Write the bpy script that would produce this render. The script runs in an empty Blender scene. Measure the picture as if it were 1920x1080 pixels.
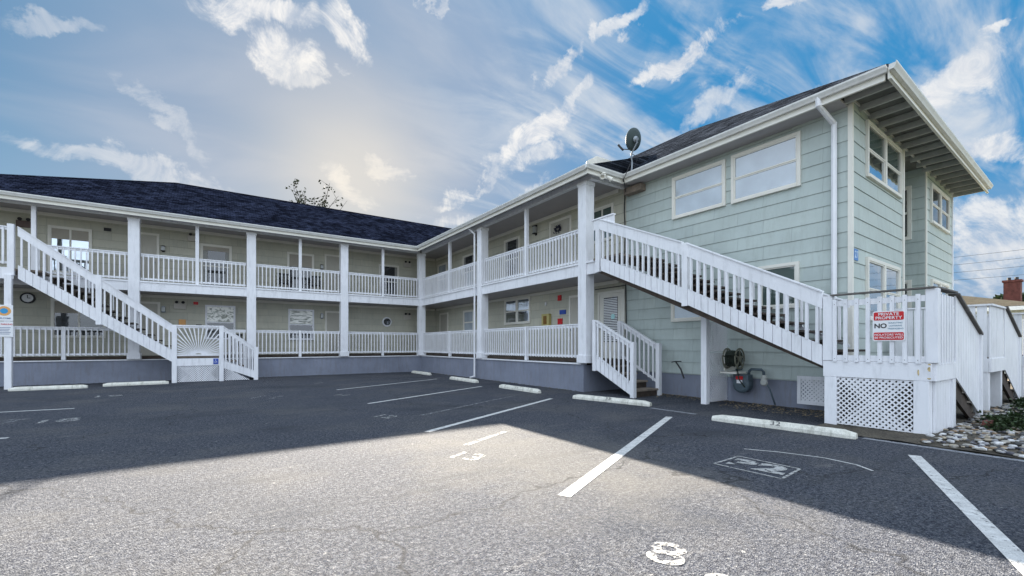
import bpy, bmesh, math, random
from mathutils import Vector, Matrix
R = math.radians
random.seed(7)
C = bpy.context.scene.collection
S = bpy.context.scene

# ------------------------------------------------------------------ camera
YAW = math.atan2(560, 820)
cam = bpy.data.objects.new('camera', bpy.data.cameras.new('camera'))
C.objects.link(cam); S.camera = cam
cam.location = (0, 0, 1.4)
cam.rotation_euler = (R(90), 0, -YAW)
cam.data.sensor_width = 36
cam.data.lens = 36 * 820 / 1920
cam.data.shift_y = (647 - 540) / 1920
cam.data.clip_start = 0.05
cam.data.clip_end = 3000
FW = Vector((math.sin(YAW), math.cos(YAW), 0)); RT = Vector((math.cos(YAW), -math.sin(YAW), 0))

# ------------------------------------------------------------------ sun
SUN = Vector((.674, 2.152, 1)).normalized()
sl = bpy.data.lights.new('sun', 'SUN'); sl.energy = 5.0; sl.angle = R(.4); sl.color = (1, .90, .76)
so = bpy.data.objects.new('sun', sl); C.objects.link(so)
so.rotation_euler = SUN.to_track_quat('Z', 'Y').to_euler(); so.location = (0, 0, 40)

# ------------------------------------------------------------------ world
W = bpy.data.worlds.new('World'); S.world = W; W.use_nodes = True
nt = W.node_tree; nt.nodes.clear()
def N(t, **k):
    n = nt.nodes.new(t)
    for a, b in k.items(): setattr(n, a, b)
    return n
def LK(a, b): nt.links.new(a, b)
def M(op, a, b=None, c=None, clamp=False):
    n = N('ShaderNodeMath', operation=op, use_clamp=clamp)
    for i, v in enumerate((a, b, c)):
        if v is None: continue
        if isinstance(v, (int, float)): n.inputs[i].default_value = v
        else: LK(v, n.inputs[i])
    return n.outputs[0]
def MR(v, a, b, c=0, d=1):
    n = N('ShaderNodeMapRange', interpolation_type='SMOOTHSTEP')
    LK(v, n.inputs[0])
    for i, x in enumerate((a, b, c, d)): n.inputs[i + 1].default_value = x
    return n.outputs[0]
def MX(f, a, b):
    n = N('ShaderNodeMix', data_type='RGBA')
    for s, v in ((n.inputs[0], f), (n.inputs[6], a), (n.inputs[7], b)):
        if isinstance(v, (int, float)): s.default_value = v
        elif isinstance(v, tuple): s.default_value = (*v, 1)
        else: LK(v, s)
    return n.outputs[2]
def DOT(v, d):
    n = N('ShaderNodeVectorMath', operation='DOT_PRODUCT'); LK(v, n.inputs[0]); n.inputs[1].default_value = tuple(d)
    return n.outputs['Value']
def pixdir(x, y): return (FW + RT * ((x - 960) / 820) + Vector((0, 0, 1)) * ((647 - y) / 820)).normalized()
tc = N('ShaderNodeTexCoord'); D = tc.outputs['Generated']
sep = N('ShaderNodeSeparateXYZ'); LK(D, sep.inputs[0]); z = sep.outputs[2]
sky = N('ShaderNodeTexSky', sky_type='NISHITA', sun_disc=False)
sky.sun_elevation = math.asin(SUN.z); sky.sun_rotation = math.atan2(SUN.x, SUN.y)
sky.air_density = 1.0; sky.dust_density = .6; sky.ozone_density = 3
# plane of the cloud deck: direction divided by height
den = M('ADD', M('MAXIMUM', z, 0.0), .16)
px_, py_ = M('DIVIDE', sep.outputs[0], den), M('DIVIDE', sep.outputs[1], den)
comb = N('ShaderNodeCombineXYZ'); LK(px_, comb.inputs[0]); LK(py_, comb.inputs[1])
def noise(vec, scale, detail, rough=.55, dist=0, rot=0, sc=(1, 1, 1)):
    m = N('ShaderNodeMapping'); LK(vec, m.inputs[0]); m.inputs['Rotation'].default_value = (0, 0, rot); m.inputs['Scale'].default_value = sc
    n = N('ShaderNodeTexNoise'); LK(m.outputs[0], n.inputs['Vector'])
    n.inputs['Scale'].default_value = scale; n.inputs['Detail'].default_value = detail
    n.inputs['Roughness'].default_value = rough; n.inputs['Distortion'].default_value = dist
    return n.outputs['Fac']
nbig = noise(comb.outputs[0], .9, 5, .5, .6, R(25), (1, 2.2, 1))
nstr = noise(comb.outputs[0], 1.6, 9, .58, 1.0, R(28), (1, 3.2, 1))
nfin = noise(D, 11, 12, .72, 1.1)
nmid = noise(D, 4, 8, .6, .8)
wn = N('ShaderNodeTexNoise'); LK(D, wn.inputs['Vector']); wn.inputs['Scale'].default_value = 5.5; wn.inputs['Detail'].default_value = 9; wn.inputs['Roughness'].default_value = .62
wv = N('ShaderNodeVectorMath', operation='MULTIPLY_ADD'); LK(wn.outputs['Color'], wv.inputs[0]); wv.inputs[1].default_value = (.24,) * 3; wv.inputs[2].default_value = (-.12,) * 3
wa = N('ShaderNodeVectorMath', operation='ADD'); LK(D, wa.inputs[0]); LK(wv.outputs[0], wa.inputs[1]); DW = wa.outputs[0]
nn = M('MULTIPLY', M('SUBTRACT', M('ADD', M('MULTIPLY', nfin, .5), M('MULTIPLY', nstr, .5)), .5), 2.6)
sund = DOT(D, pixdir(660, 330))
right = DOT(D, pixdir(1500, 60))
# clear sky colour: Nishita, deepened towards the right of the frame
deep = MX(MR(z, .0, .46), (5.4, 9.6, 12.8), (1.3, 4.9, 9.2))
base = MX(.94, sky.outputs[0], deep)
base = MX(M('MULTIPLY', MR(right, .55, .97), .8), base, (.85, 5.3, 11.2))
# thin veil round the sun and low towards the horizon
veil = M('MULTIPLY', MR(sund, .80, 1.0), .72)
veil = M('ADD', veil, M('MULTIPLY', MR(z, .30, .0), .6))
veil = M('MULTIPLY', veil, M('ADD', M('MULTIPLY', nbig, 1.1), .42), clamp=True)
base = MX(veil, base, (8.0, 9.0, 11.0))
# long streaks over the right half
rmask = MR(DOT(D, pixdir(1650, 300)), .55, .93)
st = M('MULTIPLY', MR(M('ADD', M('MULTIPLY', nstr, .65), M('MULTIPLY', nmid, .35)), .42, .66), rmask)
st = M('MULTIPLY', st, .9)
base = MX(st, base, (12.6, 13.4, 14.4))
gen = M('MULTIPLY', MR(nbig, .50, .74), .30)
base = MX(gen, base, (10.2, 11.2, 12.8))
# separate bright clouds: (pixel of the photo, half length, half height, tilt)
blobs = [((530, 15), 160, 60, 8, 1.0), ((650, 45), 90, 60, -35, 1.0), ((545, 110), 90, 60, -48, 1.0), ((570, 165), 40, 30, 0, .9), ((645, 355), 90, 32, -4, .8), ((740, 318), 50, 24, -10, .7),
         ((985, 262), 130, 40, 22, .95), ((1010, 300), 80, 26, 10, .7), ((840, 372), 70, 22, 32, .95), ((905, 310), 70, 18, 50, .6), ((1035, 135), 60, 24, 24, .85), ((1070, 190), 50, 20, 45, .7), ((1290, 108), 125, 30, 22, .85),
         ((1160, 55), 90, 26, 38, .75), ((1110, 80), 24, 40, 20, .7), ((1440, 8), 60, 18, 25, .8), ((1790, 165), 190, 66, 32, .85), ((1880, 290), 190, 40, 24, .85),
         ((1860, 440), 170, 70, 4, .8), ((1500, 185), 210, 26, 20, .65), ((930, 395), 170, 30, 18, .7), ((1330, 210), 130, 26, 22, .5), ((1900, 50), 50, 22, 60, .8), ((70, 25), 120, 34, 10, .4), ((640, 138), 30, 10, 5, .6), ((800, 5), 50, 12, 0, .6), ((300, 210), 130, 26, -50, .35), ((250, 300), 260, 34, 6, .5)]
tot = None
for (bx, by), a, b, tilt, amp in blobs:
    c = pixdir(bx, by); ct, stt = math.cos(R(tilt)), math.sin(R(tilt))
    e1 = (pixdir(bx + 20 * ct, by - 20 * stt) - c); e2 = (pixdir(bx + 20 * stt, by + 20 * ct) - c)
    u = e1.normalized() / (e1.length / 20 * a); v = e2.normalized() / (e2.length / 20 * b)
    du, dv = DOT(DW, u), DOT(DW, v); ou, ov = c.dot(u), c.dot(v)
    du = M('SUBTRACT', du, ou); dv = M('SUBTRACT', dv, ov)
    g = M('SUBTRACT', 1, M('ADD', M('MULTIPLY', du, du), M('MULTIPLY', dv, dv)))
    g = M('MAXIMUM', g, -1.5)
    front = M('GREATER_THAN', DOT(D, c), .3)
    s = MR(M('ADD', M('MULTIPLY', g, .8), nn), .22, .82)
    s = M('MULTIPLY', M('MULTIPLY', s, front), amp)
    tot = s if tot is None else M('MAXIMUM', tot, s)
cl = MX(MR(nfin, .35, .65), (11.0, 12.0, 13.6), (17.5, 17.2, 16.8))
base = MX(tot, base, cl)
# glow where the sun stands behind thin cloud
gl = M('MULTIPLY', M('POWER', M('MAXIMUM', sund, 0.0), 75), .62)
base = MX(gl, base, (17.5, 15.8, 13.2))
# unseen bright cloud added behind the camera as fill for the shaded walls
rear_fill = MR(DOT(D, Vector((-FW.x * .85, -FW.y * .85, .52)).normalized()), -.22, .55)
rear_fill = M('MULTIPLY', rear_fill, M('ADD', M('MULTIPLY', nbig, .5), .75), clamp=True)
base = MX(rear_fill, base, (25.5, 29.2, 34.2))
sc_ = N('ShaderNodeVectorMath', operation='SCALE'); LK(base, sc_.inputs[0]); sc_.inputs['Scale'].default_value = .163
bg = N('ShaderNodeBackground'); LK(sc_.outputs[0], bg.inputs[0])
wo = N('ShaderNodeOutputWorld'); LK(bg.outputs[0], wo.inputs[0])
bg.inputs[1].default_value = .05

S.view_settings.view_transform = 'Standard'; S.view_settings.look = 'None'
S.view_settings.gamma = 1; S.view_settings.use_curve_mapping = False
S.view_settings.exposure = 2.78

# ------------------------------------------------------------------ materials
MATS = {}
def mat(name, col, rough=.7, var=.12, vs=2.0, bump=0, bs=60, spec=.4, metal=0, fine=0, fs=80, dirt=0, dcol=(.2, .19, .17)):
    if name in MATS: return MATS[name]
    m = bpy.data.materials.new(name); m.use_nodes = True; MATS[name] = m
    t = m.node_tree; p = t.nodes['Principled BSDF']
    p.inputs['Roughness'].default_value = rough; p.inputs['Metallic'].default_value = metal
    p.inputs['Specular IOR Level'].default_value = spec
    geo = t.nodes.new('ShaderNodeNewGeometry'); pos = geo.outputs['Position']
    def nz(s, d=5, r=.55):
        n = t.nodes.new('ShaderNodeTexNoise'); t.links.new(pos, n.inputs['Vector'])
        n.inputs['Scale'].default_value = s; n.inputs['Detail'].default_value = d; n.inputs['Roughness'].default_value = r
        return n.outputs['Fac']
    def mr(v, a, b, c, d):
        n = t.nodes.new('ShaderNodeMapRange'); t.links.new(v, n.inputs[0])
        for i, x in enumerate((a, b, c, d)): n.inputs[i + 1].default_value = x
        return n.outputs[0]
    v = mr(nz(vs, 6, .6), .3, .7, 1 - var, 1 + var)
    if fine:
        f = mr(nz(fs, 2, .6), .35, .65, 1 - fine, 1 + fine)
        mu = t.nodes.new('ShaderNodeMath'); mu.operation = 'MULTIPLY'; t.links.new(v, mu.inputs[0]); t.links.new(f, mu.inputs[1]); v = mu.outputs[0]
    vm = t.nodes.new('ShaderNodeVectorMath'); vm.operation = 'SCALE'; vm.inputs[0].default_value = col; t.links.new(v, vm.inputs['Scale'])
    out = vm.outputs[0]
    if dirt:
        mx = t.nodes.new('ShaderNodeMix'); mx.data_type = 'RGBA'
        mp = t.nodes.new('ShaderNodeMapping'); t.links.new(pos, mp.inputs[0]); mp.inputs['Scale'].default_value = (7, 7, 1.2)
        n = t.nodes.new('ShaderNodeTexNoise'); t.links.new(mp.outputs[0], n.inputs['Vector']); n.inputs['Scale'].default_value = 1.3; n.inputs['Detail'].default_value = 8; n.inputs['Roughness'].default_value = .7
        t.links.new(mr(n.outputs['Fac'], .5, .8, 0, dirt), mx.inputs[0]); t.links.new(out, mx.inputs[6]); mx.inputs[7].default_value = (*dcol, 1); out = mx.outputs[2]
    t.links.new(out, p.inputs['Base Color'])
    m['out'] = 1
    if bump:
        b = t.nodes.new('ShaderNodeBump'); b.inputs['Strength'].default_value = bump; b.inputs['Distance'].default_value = .01
        t.links.new(nz(bs, 4, .6), b.inputs['Height']); t.links.new(b.outputs[0], p.inputs['Normal'])
    return m
WHITE = mat('white_paint', (.78, .785, .81), .5, .06, 1.5, .2, 90, dirt=.55, dcol=(.40, .41, .42))
TRIM = mat('cream_trim', (.72, .70, .63), .5, .05, 2, .1, 60)
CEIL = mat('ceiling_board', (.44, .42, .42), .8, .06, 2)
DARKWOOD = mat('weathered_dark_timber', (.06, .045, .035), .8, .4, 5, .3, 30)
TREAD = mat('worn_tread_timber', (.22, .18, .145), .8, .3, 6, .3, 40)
FOUND = mat('blue_grey_masonry_paint', (.205, .225, .282), .75, .14, 1.3, .3, 40, dirt=.6, dcol=(.15, .135, .125))
BLACK = mat('black_plastic', (.02, .02, .022), .5, .1)
GREYMET = mat('grey_metal', (.26, .29, .32), .5, .12, 5, metal=.2)
CONC = mat('painted_concrete', (.66, .65, .58), .8, .12, 6, .6, 50, fine=.12, fs=60, dirt=1.0, dcol=(.20, .20, .14))
DOORM = mat('beige_door_paint', (.45, .43, .37), .5, .05, 2)
BLUESIGN = mat('blue_sign', (.03, .08, .38), .5, .1)
REDSIGN = mat('red_sign', (.55, .01, .015), .4, .06)
YELLOW = mat('yellow_cabinet', (.46, .40, .16), .5, .1)
def worn(name, col, lo, hi):
    m = mat(name, col, .85, .2, 9, .3, 60, fine=.15, fs=120, dirt=.5, dcol=(.2, .2, .2)); t = m.node_tree; p = t.nodes['Principled BSDF']
    geo = [n for n in t.nodes if n.type == 'NEW_GEOMETRY'][0]; n = t.nodes.new('ShaderNodeTexNoise'); t.links.new(geo.outputs['Position'], n.inputs['Vector']); n.inputs['Scale'].default_value = 14; n.inputs['Detail'].default_value = 9; n.inputs['Roughness'].default_value = .8
    k = t.nodes.new('ShaderNodeMapRange'); t.links.new(n.outputs['Fac'], k.inputs[0]); k.inputs[1].default_value = lo; k.inputs[2].default_value = hi
    t.links.new(k.outputs[0], p.inputs['Alpha']); return m
PAINTLINE = worn('worn_road_paint', (.50, .50, .49), .36, .44)
FADED = worn('faded_road_paint', (.24, .245, .26), .44, .58)
KERB = worn('old_kerb_paint', (.20, .21, .23), .38, .46)
WORNNUM = worn('worn_stencil_paint', (.40, .40, .39), .45, .55)
SIGNWHITE = mat('sign_white', (.78, .79, .8), .4, .03)
TEAL = mat('sign_blue_logo', (.03, .28, .55), .5, .05)
ORANGE = mat('sign_orange_logo', (.7, .36, .12), .5, .1)
BRICK = mat('red_brick', (.14, .045, .035), .8, .35, 8, .3, 30)
BARK = mat('bark', (.05, .04, .035), .9, .3, 8)
LEAF = mat('dark_leaf', (.035, .045, .025), .7, .4, 3)
FLARE = mat('brown_roof', (.070, .064, .052), 1, .15, 3, .1, 20, spec=0, fine=.15, fs=20)

def siding(name, col):
    m = mat(name, col, .65, .09, .9, .2, 50, dirt=.5, dcol=(.30, .33, .30))
    t = m.node_tree; p = t.nodes['Principled BSDF']
    geo = [n for n in t.nodes if n.type == 'NEW_GEOMETRY'][0]
    sx = t.nodes.new('ShaderNodeSeparateXYZ'); t.links.new(geo.outputs['Position'], sx.inputs[0])
    ad = t.nodes.new('ShaderNodeMath'); ad.operation = 'ADD'; t.links.new(sx.outputs[0], ad.inputs[0]); t.links.new(sx.outputs[1], ad.inputs[1])
    cb = t.nodes.new('ShaderNodeCombineXYZ'); t.links.new(ad.outputs[0], cb.inputs[0]); t.links.new(sx.outputs[2], cb.inputs[1])
    of = t.nodes.new('ShaderNodeVectorMath'); of.operation = 'ADD'; t.links.new(cb.outputs[0], of.inputs[0]); of.inputs[1].default_value = (0, -.62, 0)
    br = t.nodes.new('ShaderNodeTexBrick'); t.links.new(of.outputs[0], br.inputs['Vector'])
    br.inputs['Scale'].default_value = 1; br.inputs['Brick Width'].default_value = 1.22; br.inputs['Row Height'].default_value = .31
    br.inputs['Mortar Size'].default_value = .007; br.inputs['Mortar Smooth'].default_value = .4
    br.inputs['Color1'].default_value = (.94, .945, .95, 1); br.inputs['Color2'].default_value = (1.05, 1.04, 1.03, 1); br.inputs['Mortar'].default_value = (.74, .74, .74, 1)
    mu = t.nodes.new('ShaderNodeMix'); mu.data_type = 'RGBA'; mu.blend_type = 'MULTIPLY'; mu.inputs[0].default_value = 1
    src = p.inputs['Base Color'].links[0].from_socket
    t.links.new(src, mu.inputs[6]); t.links.new(br.outputs['Color'], mu.inputs[7]); t.links.new(mu.outputs[2], p.inputs['Base Color'])
    return m
SIDING = siding('sage_siding', (.44, .50, .475)); SIDEIN = siding('warm_sage_siding', (.50, .49, .405))

def shingles(name, col, ax):
    m = bpy.data.materials.new(name); m.use_nodes = True; t = m.node_tree; p = t.nodes['Principled BSDF']; p.inputs['Roughness'].default_value = 1; p.inputs['Specular IOR Level'].default_value = 0
    geo = t.nodes.new('ShaderNodeNewGeometry'); sx = t.nodes.new('ShaderNodeSeparateXYZ'); t.links.new(geo.outputs['Position'], sx.inputs[0])
    cb = t.nodes.new('ShaderNodeCombineXYZ'); t.links.new(sx.outputs[ax], cb.inputs[0]); t.links.new(sx.outputs[2], cb.inputs[1])
    br = t.nodes.new('ShaderNodeTexBrick'); t.links.new(cb.outputs[0], br.inputs['Vector']); br.inputs['Scale'].default_value = 1
    br.inputs['Brick Width'].default_value = .2; br.inputs['Row Height'].default_value = .07; br.inputs['Mortar Size'].default_value = .008; br.inputs['Mortar Smooth'].default_value = .1
    br.inputs['Bias'].default_value = 0
    br.inputs['Color1'].default_value = (*[c * .45 for c in col], 1); br.inputs['Color2'].default_value = (*[c * 1.8 for c in col], 1); br.inputs['Mortar'].default_value = (*[c * .2 for c in col], 1)
    n = t.nodes.new('ShaderNodeTexNoise'); t.links.new(geo.outputs['Position'], n.inputs['Vector']); n.inputs['Scale'].default_value = 1.2; n.inputs['Detail'].default_value = 6
    n2 = t.nodes.new('ShaderNodeTexNoise'); t.links.new(geo.outputs['Position'], n2.inputs['Vector']); n2.inputs['Scale'].default_value = 40; n2.inputs['Detail'].default_value = 2
    a = t.nodes.new('ShaderNodeMath'); a.operation = 'MULTIPLY'; t.links.new(n.outputs['Fac'], a.inputs[0]); t.links.new(n2.outputs['Fac'], a.inputs[1])
    mm = t.nodes.new('ShaderNodeMapRange'); t.links.new(a.outputs[0], mm.inputs[0]); mm.inputs[1].default_value = .1; mm.inputs[2].default_value = .42; mm.inputs[3].default_value = .35; mm.inputs[4].default_value = 1.9
    vm = t.nodes.new('ShaderNodeVectorMath'); vm.operation = 'SCALE'; t.links.new(br.outputs['Color'], vm.inputs[0]); t.links.new(mm.outputs[0], vm.inputs['Scale'])
    t.links.new(vm.outputs[0], p.inputs['Base Color'])
    b = t.nodes.new('ShaderNodeBump'); b.inputs['Strength'].default_value = .7; b.inputs['Distance'].default_value = .02
    t.links.new(br.outputs['Fac'], b.inputs['Height']); b.invert = True; t.links.new(b.outputs[0], p.inputs['Normal'])
    return m
ROOFL = shingles('blue_black_shingles', (.017, .020, .034), 0)
ROOFR = shingles('grey_black_shingles', (.022, .026, .034), 1)

def glass(name, col, rough=.04, ior=1.9, met=0.0):
    m = bpy.data.materials.new(name); m.use_nodes = True; t = m.node_tree; p = t.nodes['Principled BSDF']
    p.inputs['Roughness'].default_value = rough; p.inputs['IOR'].default_value = ior; p.inputs['Specular IOR Level'].default_value = .5; p.inputs['Metallic'].default_value = met
    geo = t.nodes.new('ShaderNodeNewGeometry'); n = t.nodes.new('ShaderNodeTexNoise'); t.links.new(geo.outputs['Position'], n.inputs['Vector']); n.inputs['Scale'].default_value = 1.7; n.inputs['Detail'].default_value = 3
    mm = t.nodes.new('ShaderNodeMapRange'); t.links.new(n.outputs['Fac'], mm.inputs[0]); mm.inputs[1].default_value = .3; mm.inputs[2].default_value = .7; mm.inputs[3].default_value = .85; mm.inputs[4].default_value = 1.12
    vm = t.nodes.new('ShaderNodeVectorMath'); vm.operation = 'SCALE'; vm.inputs[0].default_value = col; t.links.new(mm.outputs[0], vm.inputs['Scale'])
    t.links.new(vm.outputs[0], p.inputs['Base Color'])
    b = t.nodes.new('ShaderNodeBump'); b.inputs['Strength'].default_value = .12; b.inputs['Distance'].default_value = .02; t.links.new(n.outputs['Fac'], b.inputs['Height']); t.links.new(b.outputs[0], p.inputs['Normal'])
    return m
GDARK = glass('dark_glass', (.03, .035, .04))
GSHADE = glass('glass_before_pale_blind', (.40, .455, .505), .03, 2.3)
GMIR = glass('mirror_glass', (.55, .60, .64), .03, 1.5, 1.0)
GGREEN = glass('greenish_glass', (.07, .10, .09))

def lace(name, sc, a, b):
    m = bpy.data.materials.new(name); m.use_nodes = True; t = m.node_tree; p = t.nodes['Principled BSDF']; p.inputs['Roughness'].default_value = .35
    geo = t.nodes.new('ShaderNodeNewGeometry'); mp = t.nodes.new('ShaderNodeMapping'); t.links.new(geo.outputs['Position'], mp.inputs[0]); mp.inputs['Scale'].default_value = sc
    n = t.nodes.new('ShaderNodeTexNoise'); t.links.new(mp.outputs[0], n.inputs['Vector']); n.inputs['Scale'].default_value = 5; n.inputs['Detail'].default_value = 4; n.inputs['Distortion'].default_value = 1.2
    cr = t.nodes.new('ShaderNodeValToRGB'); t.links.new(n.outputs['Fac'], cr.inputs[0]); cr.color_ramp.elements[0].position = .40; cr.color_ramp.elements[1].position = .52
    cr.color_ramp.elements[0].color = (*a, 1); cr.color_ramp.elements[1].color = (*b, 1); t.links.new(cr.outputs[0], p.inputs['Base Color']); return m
LACE = lace('lace_curtain', (1, 1, 1.6), (.30, .32, .27), (.95, .95, .9)); BANDS = lace('painted_reflection_bands', (.5, .5, 2.6), (.28, .30, .26), (.95, .95, .9))  # BANDS paints a bright window reflection into the pane colour as horizontal bands

def asphalt():
    m = bpy.data.materials.new('worn_asphalt'); m.use_nodes = True; t = m.node_tree; p = t.nodes['Principled BSDF']; p.inputs['Roughness'].default_value = .95; p.inputs['Specular IOR Level'].default_value = .1
    geo = t.nodes.new('ShaderNodeNewGeometry'); pos = geo.outputs['Position']
    def nz(s, d=4, r=.6, sc=None, dist=0):
        v = pos
        if sc:
            mp = t.nodes.new('ShaderNodeMapping'); t.links.new(pos, mp.inputs[0]); mp.inputs['Scale'].default_value = sc; mp.inputs['Rotation'].default_value = (0, 0, R(-27)); v = mp.outputs[0]
        n = t.nodes.new('ShaderNodeTexNoise'); t.links.new(v, n.inputs['Vector']); n.inputs['Scale'].default_value = s; n.inputs['Detail'].default_value = d; n.inputs['Roughness'].default_value = r; n.inputs['Distortion'].default_value = dist
        return n.outputs['Fac']
    def mr(v, a, b, c, d):
        n = t.nodes.new('ShaderNodeMapRange'); t.links.new(v, n.inputs[0])
        for i, x in enumerate((a, b, c, d)): n.inputs[i + 1].default_value = x
        return n.outputs[0]
    def mix(f, a, b):
        n = t.nodes.new('ShaderNodeMix'); n.data_type = 'RGBA'
        for s_, v in ((n.inputs[0], f), (n.inputs[6], a), (n.inputs[7], b)):
            if isinstance(v, tuple): s_.default_value = (*v, 1)
            elif isinstance(v, float): s_.default_value = v
            else: t.links.new(v, s_)
        return n.outputs[2]
    vo = t.nodes.new('ShaderNodeTexVoronoi'); t.links.new(pos, vo.inputs['Vector']); vo.inputs['Scale'].default_value = 120
    sv = t.nodes.new('ShaderNodeSeparateColor'); t.links.new(vo.outputs['Color'], sv.inputs[0])
    c = mix(mr(sv.outputs[0], 0., 1., 0., 1.), (.012, .018, .036), (.165, .171, .186))
    c = mix(mr(nz(26, 3), .62, .36, 0, .7), c, (.017, .019, .026))                     # dark binder between the stones
    c = mix(mr(nz(.55, 5, .6), .48, .78, 0, .45), c, (.14, .133, .12))                  # sand swept into broad patches
    c = mix(mr(nz(1.3, 9, .72, (1, 4, 1), .4), .60, .78, 0, .5), c, (.25, .243, .235))   # scuffs along the driving direction
    c = mix(mr(nz(2.6, 9, .75, (3, 1, 1), .5), .66, .82, 0, .6), c, (.30, .295, .29))
    c = mix(mr(nz(.35, 3), .54, .68, 0, .5), c, (.032, .037, .048))
    c = mix(mr(nz(.22, 5, .7, (1, 6, 1), .3), .56, .64, 0, .5), c, (.045, .048, .055))      # darker wheel paths
    sx = t.nodes.new('ShaderNodeVectorMath'); sx.operation = 'DISTANCE'; wq = t.nodes.new('ShaderNodeMapping'); t.links.new(pos, wq.inputs[0]); wq.inputs['Scale'].default_value = (1, .62, 1); t.links.new(wq.outputs[0], sx.inputs[0]); sx.inputs[1].default_value = (3.5, 2.75, 0)
    dn_ = t.nodes.new('ShaderNodeMath'); dn_.operation = 'MULTIPLY_ADD'; t.links.new(nz(1.6, 8, .7), dn_.inputs[0]); dn_.inputs[1].default_value = -3.2; t.links.new(sx.outputs['Value'], dn_.inputs[2])
    c = mix(mr(dn_.outputs[0], -1.1, .2, .35, 0), c, (.17, .163, .148))                        # dried sand where a puddle stood
    c = mix(mr(nz(17, 2, .5), .70, .76, 0, .6), c, (.30, .30, .30))
    c = mix(mr(nz(3.2, 10, .8, (1, 9, 1), .2), .62, .74, 0, .5), c, (.20, .20, .205))
    # one crack wandering across the lot
    w = t.nodes.new('ShaderNodeTexVoronoi'); w.feature = 'DISTANCE_TO_EDGE'; w.inputs['Scale'].default_value = .17
    va = t.nodes.new('ShaderNodeVectorMath'); va.operation = 'ADD'; t.links.new(pos, va.inputs[0])
    n3 = t.nodes.new('ShaderNodeTexNoise'); t.links.new(pos, n3.inputs['Vector']); n3.inputs['Scale'].default_value = 1.7; n3.inputs['Detail'].default_value = 8; t.links.new(n3.outputs['Color'], va.inputs[1])
    t.links.new(va.outputs[0], w.inputs['Vector'])
    c = mix(mr(w.outputs['Distance'], .001, .0035, .55, 0), c, (.02, .02, .02))
    t.links.new(c, p.inputs['Base Color'])
    b = t.nodes.new('ShaderNodeBump'); b.inputs['Strength'].default_value = .75; b.inputs['Distance'].default_value = .010
    ad = t.nodes.new('ShaderNodeMath'); ad.operation = 'ADD'; t.links.new(nz(70, 3), ad.inputs[0]); t.links.new(vo.outputs['Distance'], ad.inputs[1])
    t.links.new(ad.outputs[0], b.inputs['Height']); t.links.new(b.outputs[0], p.inputs['Normal'])
    return m
ASPHALT = asphalt()
SOIL = mat('dark_soil', (.07, .06, .045), .95, .4, 3, .8, 30, fine=.4, fs=30)
GRASS = mat('dry_grass_ground', (.11, .12, .06), .95, .3, .7, .5, 20, fine=.3, fs=20)

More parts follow.
